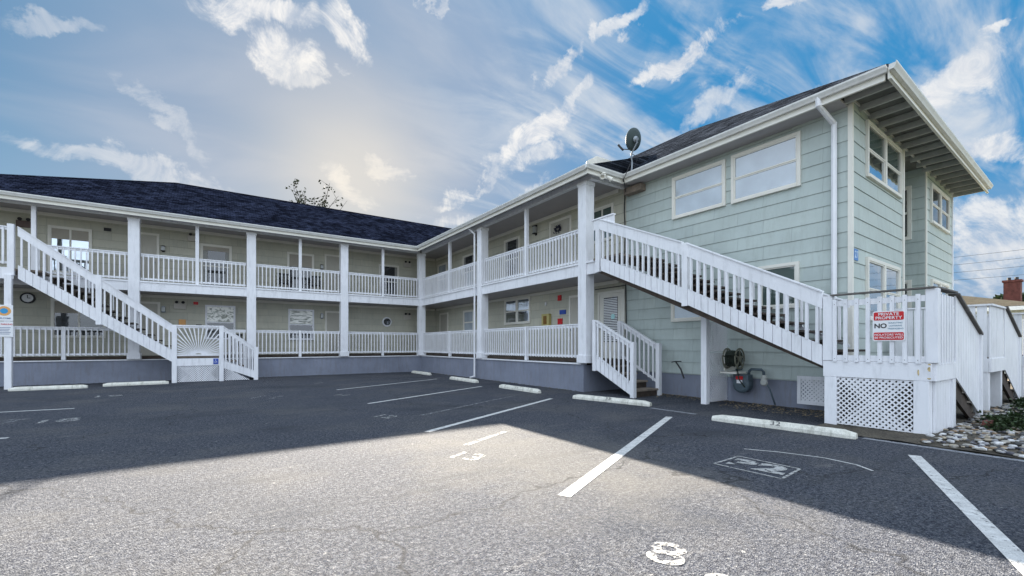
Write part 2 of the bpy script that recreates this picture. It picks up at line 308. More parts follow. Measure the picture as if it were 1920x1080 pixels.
# ------------------------------------------------------------------ mesh helpers
ORG = {}
class MB:
    def __init__(s): s.v = []; s.f = []
    def poly(s, pts):
        i = len(s.v); s.v += [tuple(p) for p in pts]; s.f.append(tuple(range(i, i + len(pts)))); return s
    def hexa(s, p):            # eight corners: bottom ring then top ring
        i = len(s.v); s.v += [tuple(q) for q in p]
        for f in ((0, 3, 2, 1), (4, 5, 6, 7), (0, 1, 5, 4), (1, 2, 6, 5), (2, 3, 7, 6), (3, 0, 4, 7)): s.f.append(tuple(i + k for k in f))
        return s
    def box(s, x0, x1, y0, y1, z0, z1):
        return s.hexa([(x0, y0, z0), (x1, y0, z0), (x1, y1, z0), (x0, y1, z0), (x0, y0, z1), (x1, y0, z1), (x1, y1, z1), (x0, y1, z1)])
    def wbox(s, w, a0, a1, z0, z1, d0, d1):   # box in the frame of a wall
        P, u, n = w
        def q(a, d, zz): return (P[0] + u[0] * a + n[0] * d, P[1] + u[1] * a + n[1] * d, zz)
        return s.hexa([q(a0, d0, z0), q(a1, d0, z0), q(a1, d1, z0), q(a0, d1, z0), q(a0, d0, z1), q(a1, d0, z1), q(a1, d1, z1), q(a0, d1, z1)])
    def wprism(s, w, pts, d0, d1):   # polygon (a,z) on a wall, extruded outwards
        P, u, n = w
        def q(a, zz, d): return (P[0] + u[0] * a + n[0] * d, P[1] + u[1] * a + n[1] * d, zz)
        i = len(s.v); k = len(pts)
        s.v += [q(a, zz, d0) for a, zz in pts] + [q(a, zz, d1) for a, zz in pts]
        s.f.append(tuple(i + j for j in range(k))[::-1]); s.f.append(tuple(i + k + j for j in range(k)))
        for j in range(k): s.f.append((i + j, i + (j + 1) % k, i + k + (j + 1) % k, i + k + j))
        return s
    def tube(s, pts, r, n=10, caps=True):
        pts = [Vector(p) for p in pts]; rr = r if isinstance(r, (list, tuple)) else [r] * len(pts)
        i0 = len(s.v)
        for k, p in enumerate(pts):
            d = (pts[min(k + 1, len(pts) - 1)] - pts[max(k - 1, 0)]).normalized()
            a = d.cross(Vector((0, 0, 1))) if abs(d.z) < .95 else d.cross(Vector((1, 0, 0)))
            a.normalize(); b = d.cross(a)
            for j in range(n):
                t = 2 * math.pi * j / n; s.v.append(tuple(p + (a * math.cos(t) + b * math.sin(t)) * rr[k]))
        for k in range(len(pts) - 1):
            for j in range(n):
                a, b = i0 + k * n + j, i0 + k * n + (j + 1) % n; s.f.append((a, b, b + n, a + n))
        if caps:
            s.f.append(tuple(i0 + j for j in range(n))[::-1]); s.f.append(tuple(i0 + (len(pts) - 1) * n + j for j in range(n)))
        return s
    def disc(s, c, nrm, prof, n=24):     # lathe round axis nrm: profile of (radius, along)
        nrm = Vector(nrm).normalized(); c = Vector(c)
        a = nrm.cross(Vector((0, 0, 1))); a = a.normalized() if a.length > .1 else Vector((1, 0, 0)); b = nrm.cross(a)
        i0 = len(s.v)
        for r, h in prof:
            for j in range(n):
                t = 2 * math.pi * j / n; s.v.append(tuple(c + nrm * h + (a * math.cos(t) + b * math.sin(t)) * r))
        for k in range(len(prof) - 1):
            for j in range(n):
                p, q = i0 + k * n + j, i0 + k * n + (j + 1) % n; s.f.append((p, q, q + n, p + n))
        s.f.append(tuple(i0 + j for j in range(n))[::-1]); s.f.append(tuple(i0 + (len(prof) - 1) * n + j for j in range(n)))
        return s
    def build(s, name, m, parent=None, org=None, bevel=0, smooth=False, solid=0):
        o_ = ORG[parent.name] if parent else Vector(org or (0, 0, 0))
        me = bpy.data.meshes.new(name); me.from_pydata([Vector(v) - o_ for v in s.v], [], s.f)
        bm = bmesh.new(); bm.from_mesh(me); bmesh.ops.recalc_face_normals(bm, faces=bm.faces); bm.to_mesh(me); bm.free()
        me.materials.append(m)
        if smooth:
            for p in me.polygons: p.use_smooth = True
        o = bpy.data.objects.new(name, me); C.objects.link(o); ORG[o.name] = o_
        if parent: o.parent = parent
        else: o.location = o_
        if solid:
            md = o.modifiers.new('thickness', 'SOLIDIFY'); md.thickness = solid; md.offset = -1
        if bevel:
            md = o.modifiers.new('soft_edges', 'BEVEL'); md.width = bevel; md.segments = 2; md.limit_method = 'ANGLE'
        return o
def tag(o, label=None, cat=None, group=None, kind=None):
    for k, v in (('label', label), ('category', cat), ('group', group), ('kind', kind)):
        if v: o[k] = v
    return o
def thing(name, label, cat, loc, group=None):
    o = bpy.data.objects.new(name, None); C.objects.link(o); o.location = loc; o.empty_display_size = .2; ORG[o.name] = Vector(loc)
    return tag(o, label, cat, group)
def text_mb(mb, txt, origin, right, up, size, thick=.003, align='CENTER', bold=.0, sx=1.0):
    cu = bpy.data.curves.new('lettering', 'FONT'); cu.body = txt; cu.size = 1; cu.align_x = align; cu.align_y = 'CENTER'; cu.offset = bold; cu.extrude = .0
    ob = bpy.data.objects.new('lettering', cu); C.objects.link(ob)
    me = bpy.data.meshes.new_from_object(ob)
    right = Vector(right).normalized(); up = Vector(up).normalized(); nn = right.cross(up)
    i = len(mb.v)
    for v in me.vertices: mb.v.append(tuple(Vector(origin) + right * v.co.x * size * sx + up * v.co.y * size + nn * thick))
    for p in me.polygons: mb.f.append(tuple(i + k for k in p.vertices))
    bpy.data.objects.remove(ob); bpy.data.curves.remove(cu); bpy.data.meshes.remove(me)
    return mb

# ------------------------------------------------------------------ ground
gsz = 900
tag(MB().poly([(-gsz, -gsz, -.03), (gsz, -gsz, -.03), (gsz, gsz, -.03), (-gsz, gsz, -.03)]).build('ground', GRASS), 'dry grassy ground beyond the parking lot', kind='structure')
tag(MB().poly([(-40, -40, 0), (8.12, -40, 0), (8.12, 1.75, 0), (10.8, 1.75, 0), (10.8, 9.6, 0), (9.3, 9.6, 0), (9.3, 22.2, 0), (-40, 22.2, 0)]).build('parking_lot', ASPHALT), 'worn asphalt parking lot', kind='structure')
bed = MB(); nx, ny = 60, 24
def bedz(x, y): return .02 + .10 * min(1, max(0, (x - 8.15) / .8)) * (.5 + .5 * math.sin(x * 1.3 + y * 2.1) * .4) + .012 * math.sin(x * 9) * math.cos(y * 8)
for i in range(nx):
    for j in range(ny):
        xs = [8.13 + (30 - 8.13) * (k / nx) ** 1.6 for k in (i, i + 1)]; ys = [-6 + 9.2 * k / ny for k in (j, j + 1)]
        bed.poly([(xs[0], ys[0], bedz(xs[0], ys[0])), (xs[1], ys[0], bedz(xs[1], ys[0])), (xs[1], ys[1], bedz(xs[1], ys[1])), (xs[0], ys[1], bedz(xs[0], ys[1]))])
tag(bed.build('garden_soil', SOIL), 'dark soil bed beside the stairs', kind='structure')

def strip(p, q, w, z=.004):
    p, q = Vector((*p, 0)), Vector((*q, 0)); d = (q - p).normalized(); s = Vector((-d.y, d.x, 0)) * w / 2; k = Vector((0, 0, z))
    return [p - s + k, q - s + k, q + s + k, p + s + k]
for p, q, w, m in [((3.19, 14.37), (7.6, 16.62), .10, PAINTLINE), ((3.05, 10.56), (7.5, 12.8), .10, PAINTLINE), ((2.84, 6.59), (7.3, 8.86), .11, PAINTLINE),
                   ((2.68, 3.07), (7.34, 5.31), .125, PAINTLINE), ((1.2, -.78), (7.33, 1.70), .125, PAINTLINE), ((-6.5, 13.8), (-2.53, 13.41), .10, PAINTLINE), ((-6.2, 10.1), (-2.55, 9.72), .10, PAINTLINE),
                   ((3.4, 8.2), (6.9, 9.95), .07, FADED), ((2.9, 5.4), (3.9, 5.9), .10, FADED),
                   ((8.02, 6.3), (8.06, 5.2), .12, KERB), ((8.07, 2.45), (8.03, -9), .13, KERB)]:
    a = MB().poly(strip(p, q, w)); tag(a.build('parking_line', m), 'painted parking bay line', kind='structure')
a = MB()
cv = [(5.9, 3.1), (6.1, 2.75), (6.25, 2.3), (6.2, 1.95), (6.05, 1.75)]
for p, q in zip(cv, cv[1:]): a.poly(strip(p, q, .03))
tag(a.build('paint_scuff', PAINTLINE), 'curved paint scuff', kind='structure')
up = Vector((.89, .455, 0)); rt = Vector((.455, -.89, 0)); X_, Y_ = Vector((1, 0, 0)), Vector((0, 1, 0))
for txt, pos, r_, u_, sz, m in [('13', (2.62, 4.86), rt, up, .44, WORNNUM), ('12', (2.76, 8.49), rt, up, .46, WORNNUM), ('11', (2.95, 12.77), rt, up, .46, WORNNUM), ('5', (3.18, 17.3), rt, up, .46, WORNNUM),
                            ('8', (2.50, 1.83), rt, up, .46, WORNNUM), ('8', (2.42, 1.40), rt, up, .40, WORNNUM), ('19', (-2.41, 16.1), X_, Y_, .6, WORNNUM), ('18', (-2.4, 11.4), X_, Y_, .6, WORNNUM), ('17', (-3.25, 11.75), X_, Y_, .7, FADED), ('11', (1.18, 13.38), RT, FW, .9, FADED)]:
    a = text_mb(MB(), txt, (*pos, .001), r_, u_, sz, .004, bold=.012, sx=1.15)
    tag(a.build('painted_number', m), 'bay number painted on the asphalt', kind='structure')
a = MB(); q = [Vector((4.87, 2.91, .004)), Vector((5.45, 2.93, .004)), Vector((5.46, 2.24, .004)), Vector((4.90, 2.18, .004))]
for i in range(4): a.poly(strip(q[i].xy, q[(i + 1) % 4].xy, .03, .006))
text_mb(a, '32', (5.17, 2.57, .001), (0.15, -.99, 0), (.99, .15, 0), .5, .005, bold=.05, sx=1.2)
tag(a.build('painted_stencil', worn('stencil_paint', (.36, .36, .35), .40, .50)), 'faded framed stencil painted on the asphalt', kind='structure')

# leaf litter along the wall foot
a = MB()
for i in range(900):
    t = random.random(); y = 3.4 + 5.2 * random.random(); x = 10.62 - abs(random.gauss(0, .28)); s = random.uniform(.015, .04); an = random.uniform(0, 6.28)
    if random.random() < .25: x = 10.2 - random.random() * .7; y = random.uniform(3.3, 5.6)
    c, sn = math.cos(an) * s, math.sin(an) * s; zz = .006 + random.random() * .02; tl = random.uniform(-.5, .5) * s
    a.poly([(x - c, y - sn, zz), (x + sn * .6, y - c * .6, zz + tl * .5), (x + c, y + sn, zz + abs(tl)), (x - sn * .6, y + c * .6, zz + .004)])
tag(a.build('leaf_litter', mat('dry_leaves', (.24, .19, .12), .9, .5, 12)), 'dry leaves and grit gathered at the wall foot', 'leaf litter', kind='stuff')

wd = MB()
for i in range(700):
    if random.random() < .5: x, y = random.uniform(-5.5, 9), 21.9 - abs(random.gauss(0, .05))
    else: x, y = 9.1 - abs(random.gauss(0, .05)), random.uniform(9.7, 21.8)
    s_ = random.uniform(.01, .035); an = random.uniform(0, 6.28); c_, n_ = math.cos(an) * s_, math.sin(an) * s_; h_ = random.uniform(.004, .03)
    wd.poly([(x - c_, y - n_, .005), (x + n_ * .5, y - c_ * .5, h_), (x + c_, y + n_, h_ * .8), (x - n_ * .5, y + c_ * .5, .006)])
tag(wd.build('wall_foot_grit', mat('grit_brown', (.14, .13, .09), .9, .6, 12)), 'grit and scraps of weed along the foot of the foundation walls', 'grit', kind='stuff')

# ------------------------------------------------------------------ building
B = thing('motel_building', 'two-storey L-shaped motel with sage siding, white columns and dark shingle roofs', 'building', (9.1, 12, 0))
WL = ((0, 23.5), (1, 0), (0, -1)); WR = ((10.7, 0), (0, 1), (-1, 0))
eu = Vector((1, .028)).normalized(); WE = ((10.7, 3.45), (eu.x, eu.y), (eu.y, -eu.x))
def lapwall(w, a0, a1, z0, z1, row=.31, base=.62, name='wall', m=None):
    mb = MB(); P, u, n = w
    def q(a, d, zz): return (P[0] + u[0] * a + n[0] * d, P[1] + u[1] * a + n[1] * d, zz)
    zz = base
    while zz < z1 - .01:
        t = min(zz + row, z1)
        if zz >= z0 - .01:
            mb.poly([q(a0, .015, zz), q(a1, .015, zz), q(a1, .0, t), q(a0, .0, t)])
            mb.poly([q(a0, .0, zz), q(a1, .0, zz), q(a1, .015, zz), q(a0, .015, zz)])
        zz += row
    mb.wbox(w, a0, a1, z0, z1, -.16, -.004)
    return mb.build(name, m or SIDING, B)
lapwall(WL, -8.7, 10.7, .9, 6.5, m=SIDEIN)
lapwall(WR, 3.45, 9.3, .6, 6.5); lapwall(WR, 9.302, 23.5, .6, 6.5, m=SIDEIN)
u1, u2, u3 = 3.72, 5.85, 9.35
lapwall(WE, 0.0, u1, .6, 6.5)
lapwall(WE, u2, u3, .6, 6.5)
pr = Vector(WE[0]) + eu * u1; pb = Vector(WE[0]) + eu * u2; pe = Vector(WE[0]) + eu * u3
WB = ((pb.x, pb.y), (0, 1), (-1, 0)); lapwall(WB, 0, 1.5, .6, 6.5)
lapwall(((pr.x, pr.y + 1.4), (1, 0), (0, -1)), 0, u2 - u1, .6, 6.5)
lapwall(((pr.x, pr.y), (0, 1), (1, 0)), 0.02, 1.5, .6, 6.5)
MB().box(pe.x - .16, pe.x - .01, pe.y + .05, 28.8, .6, 6.5).build('wall', SIDING, B)       # far side and back
MB().box(-8.7, 20.0, 28.7, 28.85, .0, 6.5).build('wall', SIDING, B)
MB().box(-8.86, -8.7, 21.8, 28.7, .0, 6.5).build('wall', SIDING, B)
# corner boards
MB().wbox(WE, -.03, .05, .62, 6.42, .0, .03).wbox(WR, 3.42, 3.50, .62, 6.42, .0, .03).build('corner_board', TRIM, B)
MB().wbox(WE, u1 - .12, u1 + .0, .62, 6.42, .0, .03).build('corner_board', TRIM, B)
MB().wbox(WE, u2, u2 + .12, .62, 6.42, .0, .03).build('corner_board', TRIM, B)
MB().wbox(WE, u3 - .09, u3, .62, 6.42, .0, .03).build('corner_board', WHITE, B)
# frieze boards under the ceilings
MB().wbox(WL, -8.6, 10.6, 6.27, 6.395, .016, .04).wbox(WL, -8.6, 10.6, 3.38, 3.495, .016, .04).build('frieze_board', TRIM, B)
MB().wbox(WR, 9.6, 23.4, 6.27, 6.395, .016, .04).wbox(WR, 9.6, 23.4, 3.38, 3.495, .016, .04).build('frieze_board', TRIM, B)
# foundations
fl = MB().box(-8.7, 9.1, 21.9, 22.05, 0, .82).build('foundation_wall', FOUND, B)
MB().box(-8.7, 9.12, 21.85, 22.08, .82, .855).build('cap_strip', WHITE, fl)
fr = MB().box(9.1, 9.25, 9.55, 22.05, 0, .82).box(9.25, 10.7, 9.55, 9.7, 0, .80).build('foundation_wall', FOUND, B)
MB().box(9.05, 9.3, 9.62, 21.85, .82, .855).build('cap_strip', WHITE, fr)
MB().box(10.725, 10.9, 3.55, 9.54, -.02, .64).build('foundation_wall', FOUND, B)
MB().wbox(WE, .03, u1 - .05, 0, .62, -.14, -.03).build('foundation_wall', FOUND, B); MB().wbox(WE, u2 + .05, u3 - .03, 0, .62, -.14, -.03).build('foundation_wall', FOUND, B)
MB().box(pr.x - .02, pe.x - .2, 4.75, 5.0, 0, .62).build('foundation_wall', FOUND, B)
# walkway floors and ceilings
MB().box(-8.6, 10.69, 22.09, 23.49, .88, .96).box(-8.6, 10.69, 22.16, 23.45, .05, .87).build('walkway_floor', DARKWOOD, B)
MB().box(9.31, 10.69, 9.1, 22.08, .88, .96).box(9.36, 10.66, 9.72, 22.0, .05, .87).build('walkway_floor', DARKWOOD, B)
MB().box(-8.6, 9.1, 21.86, 23.49, 3.5, 3.56).build('ceiling', CEIL, B)
MB().box(9.17, 10.69, 8.95, 23.49, 3.5, 3.56).build('ceiling', CEIL, B)
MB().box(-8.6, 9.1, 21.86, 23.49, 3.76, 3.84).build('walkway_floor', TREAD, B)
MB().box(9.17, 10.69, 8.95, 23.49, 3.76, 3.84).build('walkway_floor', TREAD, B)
MB().box(-9.1, 8.9, 21.48, 23.6, 6.40, 6.44).box(8.9, 10.75, 9.0, 23.6, 6.40, 6.44).build('ceiling', CEIL, B)
# beams (edge of the upper walkway)
MB().box(-8.7, 9.05, 21.80, 21.86, 3.47, 3.86).box(-8.7, 9.05, 21.77, 21.80, 3.80, 3.86).build('beam', WHITE, B, bevel=.006)
MB().box(9.08, 9.15, 8.9, 21.8, 3.47, 3.86).box(9.04, 9.08, 8.9, 21.8, 3.80, 3.86).box(9.15, 10.66, 8.88, 8.94, 3.47, 3.84).build('beam', WHITE, B, bevel=.006)
# eave beams
MB().box(-9.0, 9.0, 21.82, 21.98, 6.24, 6.40).build('beam', WHITE, B, bevel=.006)
MB().box(9.1, 9.26, 9.2, 21.8, 6.24, 6.40).box(9.26, 10.68, 9.2, 9.32, 6.24, 6.40).build('beam', WHITE, B, bevel=.006)
# columns: floor to eave
def column(x, y, w=.34):
    c = MB(); h = w / 2
    c.box(x - h, x + h, y - h, y + h, .90, 6.23); c.box(x - h - .03, x + h + .03, y - h - .03, y + h + .03, .868, 1.10)
    c.box(x - h - .02, x + h + .02, y - h - .02, y + h + .02, 6.12, 6.235)
    return c.build('column', WHITE, B, bevel=.008)
for x in (-6.32, -2.49, 1.35, 5.18): column(x, 21.92)
column(9.12, 21.9); column(9.2, 15.62); column(9.2, 9.55)
def thin(x, y, z0, z1, w=.12): return MB().box(x - w / 2, x + w / 2, y - w / 2, y + w / 2, z0, z1).build('post', WHITE, B, bevel=.004)
for x in (-5.15, -.54, 3.27, 7.07):
    thin(x, 21.93, 3.865, 6.239)
for x in (-4.42, 3.27, 7.07): thin(x, 21.96, .87, 2.06, .11)
for y in (18.65, 12.55):
    thin(9.2, y, 3.865, 6.239); thin(9.2, y, .87, 2.06, .11)
def railing(w, a0, a1, z0, z1, parent, d=0, pitch=.15, bw=.038, name='railing'):
    m = MB(); m.wbox(w, a0, a1, z1 - .035, z1, d - .05, d + .05); m.wbox(w, a0, a1, z1 - .115, z1 - .038, d - .02, d + .02); m.wbox(w, a0, a1, z0, z0 + .07, d - .02, d + .02)
    n = max(1, round((a1 - a0) / pitch)); st = (a1 - a0) / n
    for i in range(n):
        a = a0 + st * (i + .5); m.wbox(w, a - bw / 2, a + bw / 2, z0 - .02, z1 - .05, d + .022, d + .06)
    return m.build(name, WHITE, parent)
RL = ((0, 21.93), (1, 0), (0, -1)); RR = ((9.2, 0), (0, 1), (-1, 0))
for a0, a1 in ((-5.09, -2.68), (-2.3, -.61), (-.47, 1.16), (1.54, 3.2), (3.34, 4.99), (5.37, 7.0), (7.14, 8.93)): railing(RL, a0, a1, 3.92, 4.92, B)
for a0, a1 in ((-6.13, -4.48), (-4.36, -2.68), (.36, 1.16), (1.54, 3.2), (3.34, 4.99), (5.37, 7.0), (7.14, 8.93)): railing(RL, a0, a1, 1.03, 2.05, B)
for a0, a1 in ((9.74, 12.48), (12.62, 15.43), (15.81, 18.58), (18.72, 21.71)):
    railing(RR, a0, a1, 3.92, 4.92, B); railing(RR, a0, a1, 1.03, 2.05, B)

# roofs
rz, ez = 9.03, 6.47
roofL = MB()
Ea, Eb, Ra, Rb = (-9.3, 21.36, ez), (15, 21.36, ez), (-1.45, 26, rz), (15, 26, rz); Ka, Kb = (-9.3, 30.6, ez), (15, 30.6, ez)
Eb2 = (8.66, 21.36, ez)
roofL.poly([Ea, Eb2, (13.0, 26, rz), Ra]); roofL.poly([Ka, Ra, (13.0, 26, rz), Kb]); roofL.poly([Ea, Ra, Ka])
roofL = roofL.build('roof', ROOFL, B, solid=.04)
MB().tube([Ra, (13, 26, rz)], .045, 6).tube([Ea, Ra], .045, 6).build('ridge_cap', ROOFL, roofL)
rr = MB(); zR = 9.68
ke = .0 # main block plane from x=10.13 up to the ridge at 15.3
RA, RB = (15.3, 10.1, zR), (15.3, 30, zR); ec, ed = (10.13, 2.72, ez), (20.42, 2.99, ez)
sm = (zR - ez) / (15.3 - 10.13)
rr.poly([ec, (10.13, 9.0, ez), (11.9, 9.0, ez + sm * 1.77), (11.9, 30, ez + sm * 1.77), RB, RA])
rr.poly([ec, RA, ed]); rr.poly([ed, RA, RB, (20.42, 30, ez)])
rr = rr.build('roof', ROOFR, B, solid=.04)
MB().tube([ec, RA], .05, 6).tube([RA, RB], .05, 6).build('ridge_cap', ROOFR, rr)
MB().poly([(8.66, 8.97, ez), (11.9, 8.97, ez + sm * 1.77), (11.9, 30, ez + sm * 1.77), (8.66, 30, ez)]).build('roof', ROOFR, B, solid=.04)
MB().poly([(8.7, 8.99, ez - .03), (10.1, 8.99, ez - .03), (11.86, 8.99, ez + sm * 1.77 - .05)]).build('gable_cheek', ROOFR, B, solid=.03)
# gutters and fascia
GUT = mat('gutter_paint', (.66, .66, .63), .45, .06, 3, .1, 40, dirt=.45, dcol=(.33, .33, .3))
def gutter(p, q, n, name='gutter'):
    p, q, n = Vector(p), Vector(q), Vector(n); w = ((p.x, p.y), tuple((q - p).normalized()), tuple(n)); L_ = (q - p).length
    m = MB()
    prof = [(0.0, -.055), (.07, -.055), (.085, -.02), (.115, .03), (.115, .062), (.10, .062), (.10, .04), (0, .04)]
    u, nn = (q - p).normalized(), n.normalized()
    i = len(m.v); k = len(prof)
    for base in (p, q):
        for dd, hh in prof: m.v.append((base.x + nn.x * dd, base.y + nn.y * dd, 6.42 + hh))
    for j in range(k): m.f.append((i + j, i + (j + 1) % k, i + k + (j + 1) % k, i + k + j))
    m.f.append(tuple(i + j for j in range(k))); m.f.append(tuple(i + k + j for j in range(k))[::-1])
    return m.build('gutter', GUT, B)
def fascia(p, q, n, z0=6.24, z1=6.45, m=None):
    p, q, n = Vector(p), Vector(q), Vector(n); w = ((p.x, p.y), tuple((q - p).normalized()), tuple(n)); L_ = (q - p).length
    return MB().wbox(w, 0, L_, z0, z1, -.03, -.001).wbox(w, 0, L_, z0 - .0, z0 + .035, .0, .02).build('fascia', m or TRIM, B)
gutter((-9.3, 21.42), (8.66, 21.42), (0, -1)); fascia((-9.3, 21.42), (8.72, 21.42), (0, -1))
gutter((8.72, 21.40), (8.72, 8.97), (-1, 0)); fascia((8.72, 21.42), (8.72, 8.97), (-1, 0))
gutter((8.6, 8.97), (10.1, 8.97), (0, -1)); fascia((8.69, 8.97), (10.15, 8.97), (0, -1))
gutter((10.16, 8.86), (10.16, 2.72), (-1, 0)); fascia((10.16, 8.94), (10.16, 2.76), (-1, 0))
ge = Vector((20.44, 2.96)) - Vector((10.05, 2.68))
gn = Vector((ge.y, -ge.x)).normalized()
gutter((10.05, 2.68), (20.44, 2.96), gn); fascia((10.13, 2.685), (20.42, 2.96), gn)
MB().box(10.17, 10.69, 3.5, 8.96, 6.26, 6.30).build('soffit', CEIL, B)
# open eave on the end wall with rafter tails
MB().poly([(10.2, 2.74, 6.425), (20.38, 3.0, 6.425), (20.38, 5.0, 6.425), (10.2, 5.0, 6.425)]).build('roof_deck', mat('roof_deck_boards', (.16, .16, .14), .8, .3, 3), B, solid=.02)
for i in range(17):
    x = 10.55 + i * .6
    y0 = 2.72 + .027 * (x - 10.2)
    MB().box(x - .025, x + .025, y0, y0 + .78, 6.27, 6.40).build('rafter_tail', mat('rafter_paint', (.42, .43, .40), .7, .15, 5), B)
MB().wbox(WE, .0, u3, 6.36, 6.42, .0, .035).build('frieze_board', TRIM, B)

# downspouts
def downspout(pts, w=.08, parent=None, m=None):
    mb = MB()
    for p, q in zip(pts, pts[1:]):
        mb.tube([p, q], w * .62, 8)
    for p in pts[1:-1]: mb.disc(Vector(p) - Vector((0, 0, w * .4)), (0, 0, 1), [(w * .5, 0), (w * .66, w * .2), (w * .66, w * .6), (w * .5, w * .8)], 8)
    return mb.build('downspout', m or WHITE, B)
downspout([(10.12, 3.82, 6.42), (10.14, 3.82, 6.26), (10.62, 3.72, 5.98), (10.62, 3.72, .12)], .085)
downspout([(8.72, 16.1, 6.40), (8.8, 16.1, 6.26), (8.97, 15.9, 6.02), (8.97, 15.9, .10), (8.75, 15.9, .06)], .06)

# windows and doors
def window(w, a0, a1, z0, z1, pane=GSHADE, style='dh', fr=.07, frame=None, lower=None, blind=0):
    f = MB(); t = fr
    f.wbox(w, a0 - t, a0, z0 - t, z1 + t, .0, .06); f.wbox(w, a1, a1 + t, z0 - t, z1 + t, .0, .06)
    f.wbox(w, a0, a1, z1, z1 + t, .0, .062); f.wbox(w, a0, a1, z0 - t, z0, .0, .075)
    W_ = thing_part = MB()
    zm = (z0 + z1) / 2
    sash = MB(); s = .028
    def ring(b0, b1, c0, c1, d):
        sash.wbox(w, b0, b0 + s, c0, c1, .018, d); sash.wbox(w, b1 - s, b1, c0, c1, .018, d); sash.wbox(w, b0 + s, b1 - s, c1 - s, c1, .018, d); sash.wbox(w, b0 + s, b1 - s, c0, c0 + s, .018, d)
    if style == 'dh': ring(a0, a1, zm, z1, .048); ring(a0, a1, z0, zm - .001, .036)
    elif style == 'pair':
        am = (a0 + a1) / 2; f.wbox(w, am - .05, am + .05, z0, z1, .0, .061)
        for b0, b1 in ((a0, am - .05), (am + .05, a1)): ring(b0, b1, zm, z1, .048); ring(b0, b1, z0, zm - .001, .036)
    elif style == 'slide':
        am = (a0 + a1) / 2; ring(a0, am, z0, z1, .048); ring(am + .001, a1, z0, z1, .036)
    else: ring(a0, a1, z0, z1, .04)
    fo = f.build('window', frame or TRIM, B)
    sash.build('sash', frame or TRIM, fo)
    if lower:
        MB().wbox(w, a0, a1, zm, z1, .015, .022).build('pane', pane, fo); MB().wbox(w, a0, a1, z0, zm - .001, .015, .022).build('pane', lower, fo)
    else: MB().wbox(w, a0, a1, z0, z1, .015, .022).build('pane', pane, fo)
    if pane is GDARK and style == 'dh' and (a1 - a0) > .7:
        for c0, c1 in ((a0 + .02, a0 + (a1 - a0) * .2), (a1 - (a1 - a0) * .17, a1 - .02)):
            cu = MB(); k = 5; st = (c1 - c0) / k
            for q in range(k): cu.wbox(w, c0 + q * st, c0 + (q + .8) * st, z0 + .02, z1 - .02, .0225, .0235 + .0012 * (q % 2))
            cu.build('curtain', mat('net_curtain', (.30, .30, .28), .8, .1), fo)
    if blind:
        MB().wbox(w, a0, a1, z1 - blind * (z1 - z0), z1, .024, .030).build('blind', mat('beige_blind', (.36, .33, .28), .7, .08), fo)
    return fo
def door(w, a0, a1, z0, z1, m=DOORM, knob=1, glassz=None):
    f = MB().wbox(w, a0 - .08, a0, z0, z1 + .08, 0, .05).wbox(w, a1, a1 + .08, z0, z1 + .08, 0, .05).wbox(w, a0, a1, z1, z1 + .08, 0, .052)
    f.wbox(w, a0, a1, z0, z1, .016, .022)
    o = f.build('door', TRIM if m is DOORM else m, B)
    p = MB().wbox(w, a0 + .01, a1 - .01, z0 + .01, z1 - .01, .023, .034)
    wd = (a1 - a0) / 2
    for i in range(2):
        for zz, zt in ((.15, .85), (1.05, 1.55), (1.62, 1.9)):
            b0 = a0 + .1 + i * (wd - .04); b1 = b0 + wd - .16
            p.wbox(w, b0, b1, z0 + zz, z0 + zt, .034, .042)
    p.build('door_leaf', m, o)
    P, u, n = w; ka = (a1 - .07) if knob > 0 else (a0 + .07)
    MB().disc((P[0] + u[0] * ka + n[0] * .04, P[1] + u[1] * ka + n[1] * .04, z0 + .98), (n[0], n[1], 0), [(.012, 0), (.012, .03), (.03, .035), (.03, .06), (.012, .07)], 10).build('door_knob', GREYMET, o, smooth=True)
    return o
U0, U1, D0, D1 = 4.45, 5.86, 1.75, 3.1
# main block long wall
window(WR, 6.14, 7.55, 4.99, 6.02, GSHADE); window(WR, 4.43, 5.85, 4.98, 6.04, GSHADE)
window(WR, 6.75, 7.58, 2.12, 2.9, GSHADE, 'single'); window(WR, 4.46, 5.2, 2.3, 3.18, GGREEN, 'single')
window(WR, 9.87, 10.75, 4.9, 5.93, GGREEN, 'slide')
do = door(WR, 9.42, 10.42, .97, 3.08, TRIM)
MB().wbox(WR, 9.62, 10.22, 1.5, 2.95, .043, .05).build('pane', GDARK, do)
bl = MB()
for i in range(26): bl.wbox(WR, 9.63, 10.21, 1.53 + i * .054, 1.56 + i * .054, .051, .056)
bl.build('blind', SIGNWHITE, do)
# wing walls
door(WR, 11.0, 11.86, .97, 3.1); window(WR, 14.37, 16.14, 2.36, 3.33, GMIR, 'pair')
window(WR, 19.05, 20.0, 2.0, 3.1, GSHADE, 'dh'); door(WR, 21.95, 22.85, .97, 3.12)
door(WR, 11.9, 12.98, 3.85, 6.03); window(WR, 15.1, 16.15, 4.3, 5.95, GDARK, 'dh'); window(WR, 18.95, 20.05, 4.3, 5.92, GDARK, 'dh', lower=GSHADE); window(WR, 22.1, 23.1, 4.3, 5.92, GSHADE, 'dh')
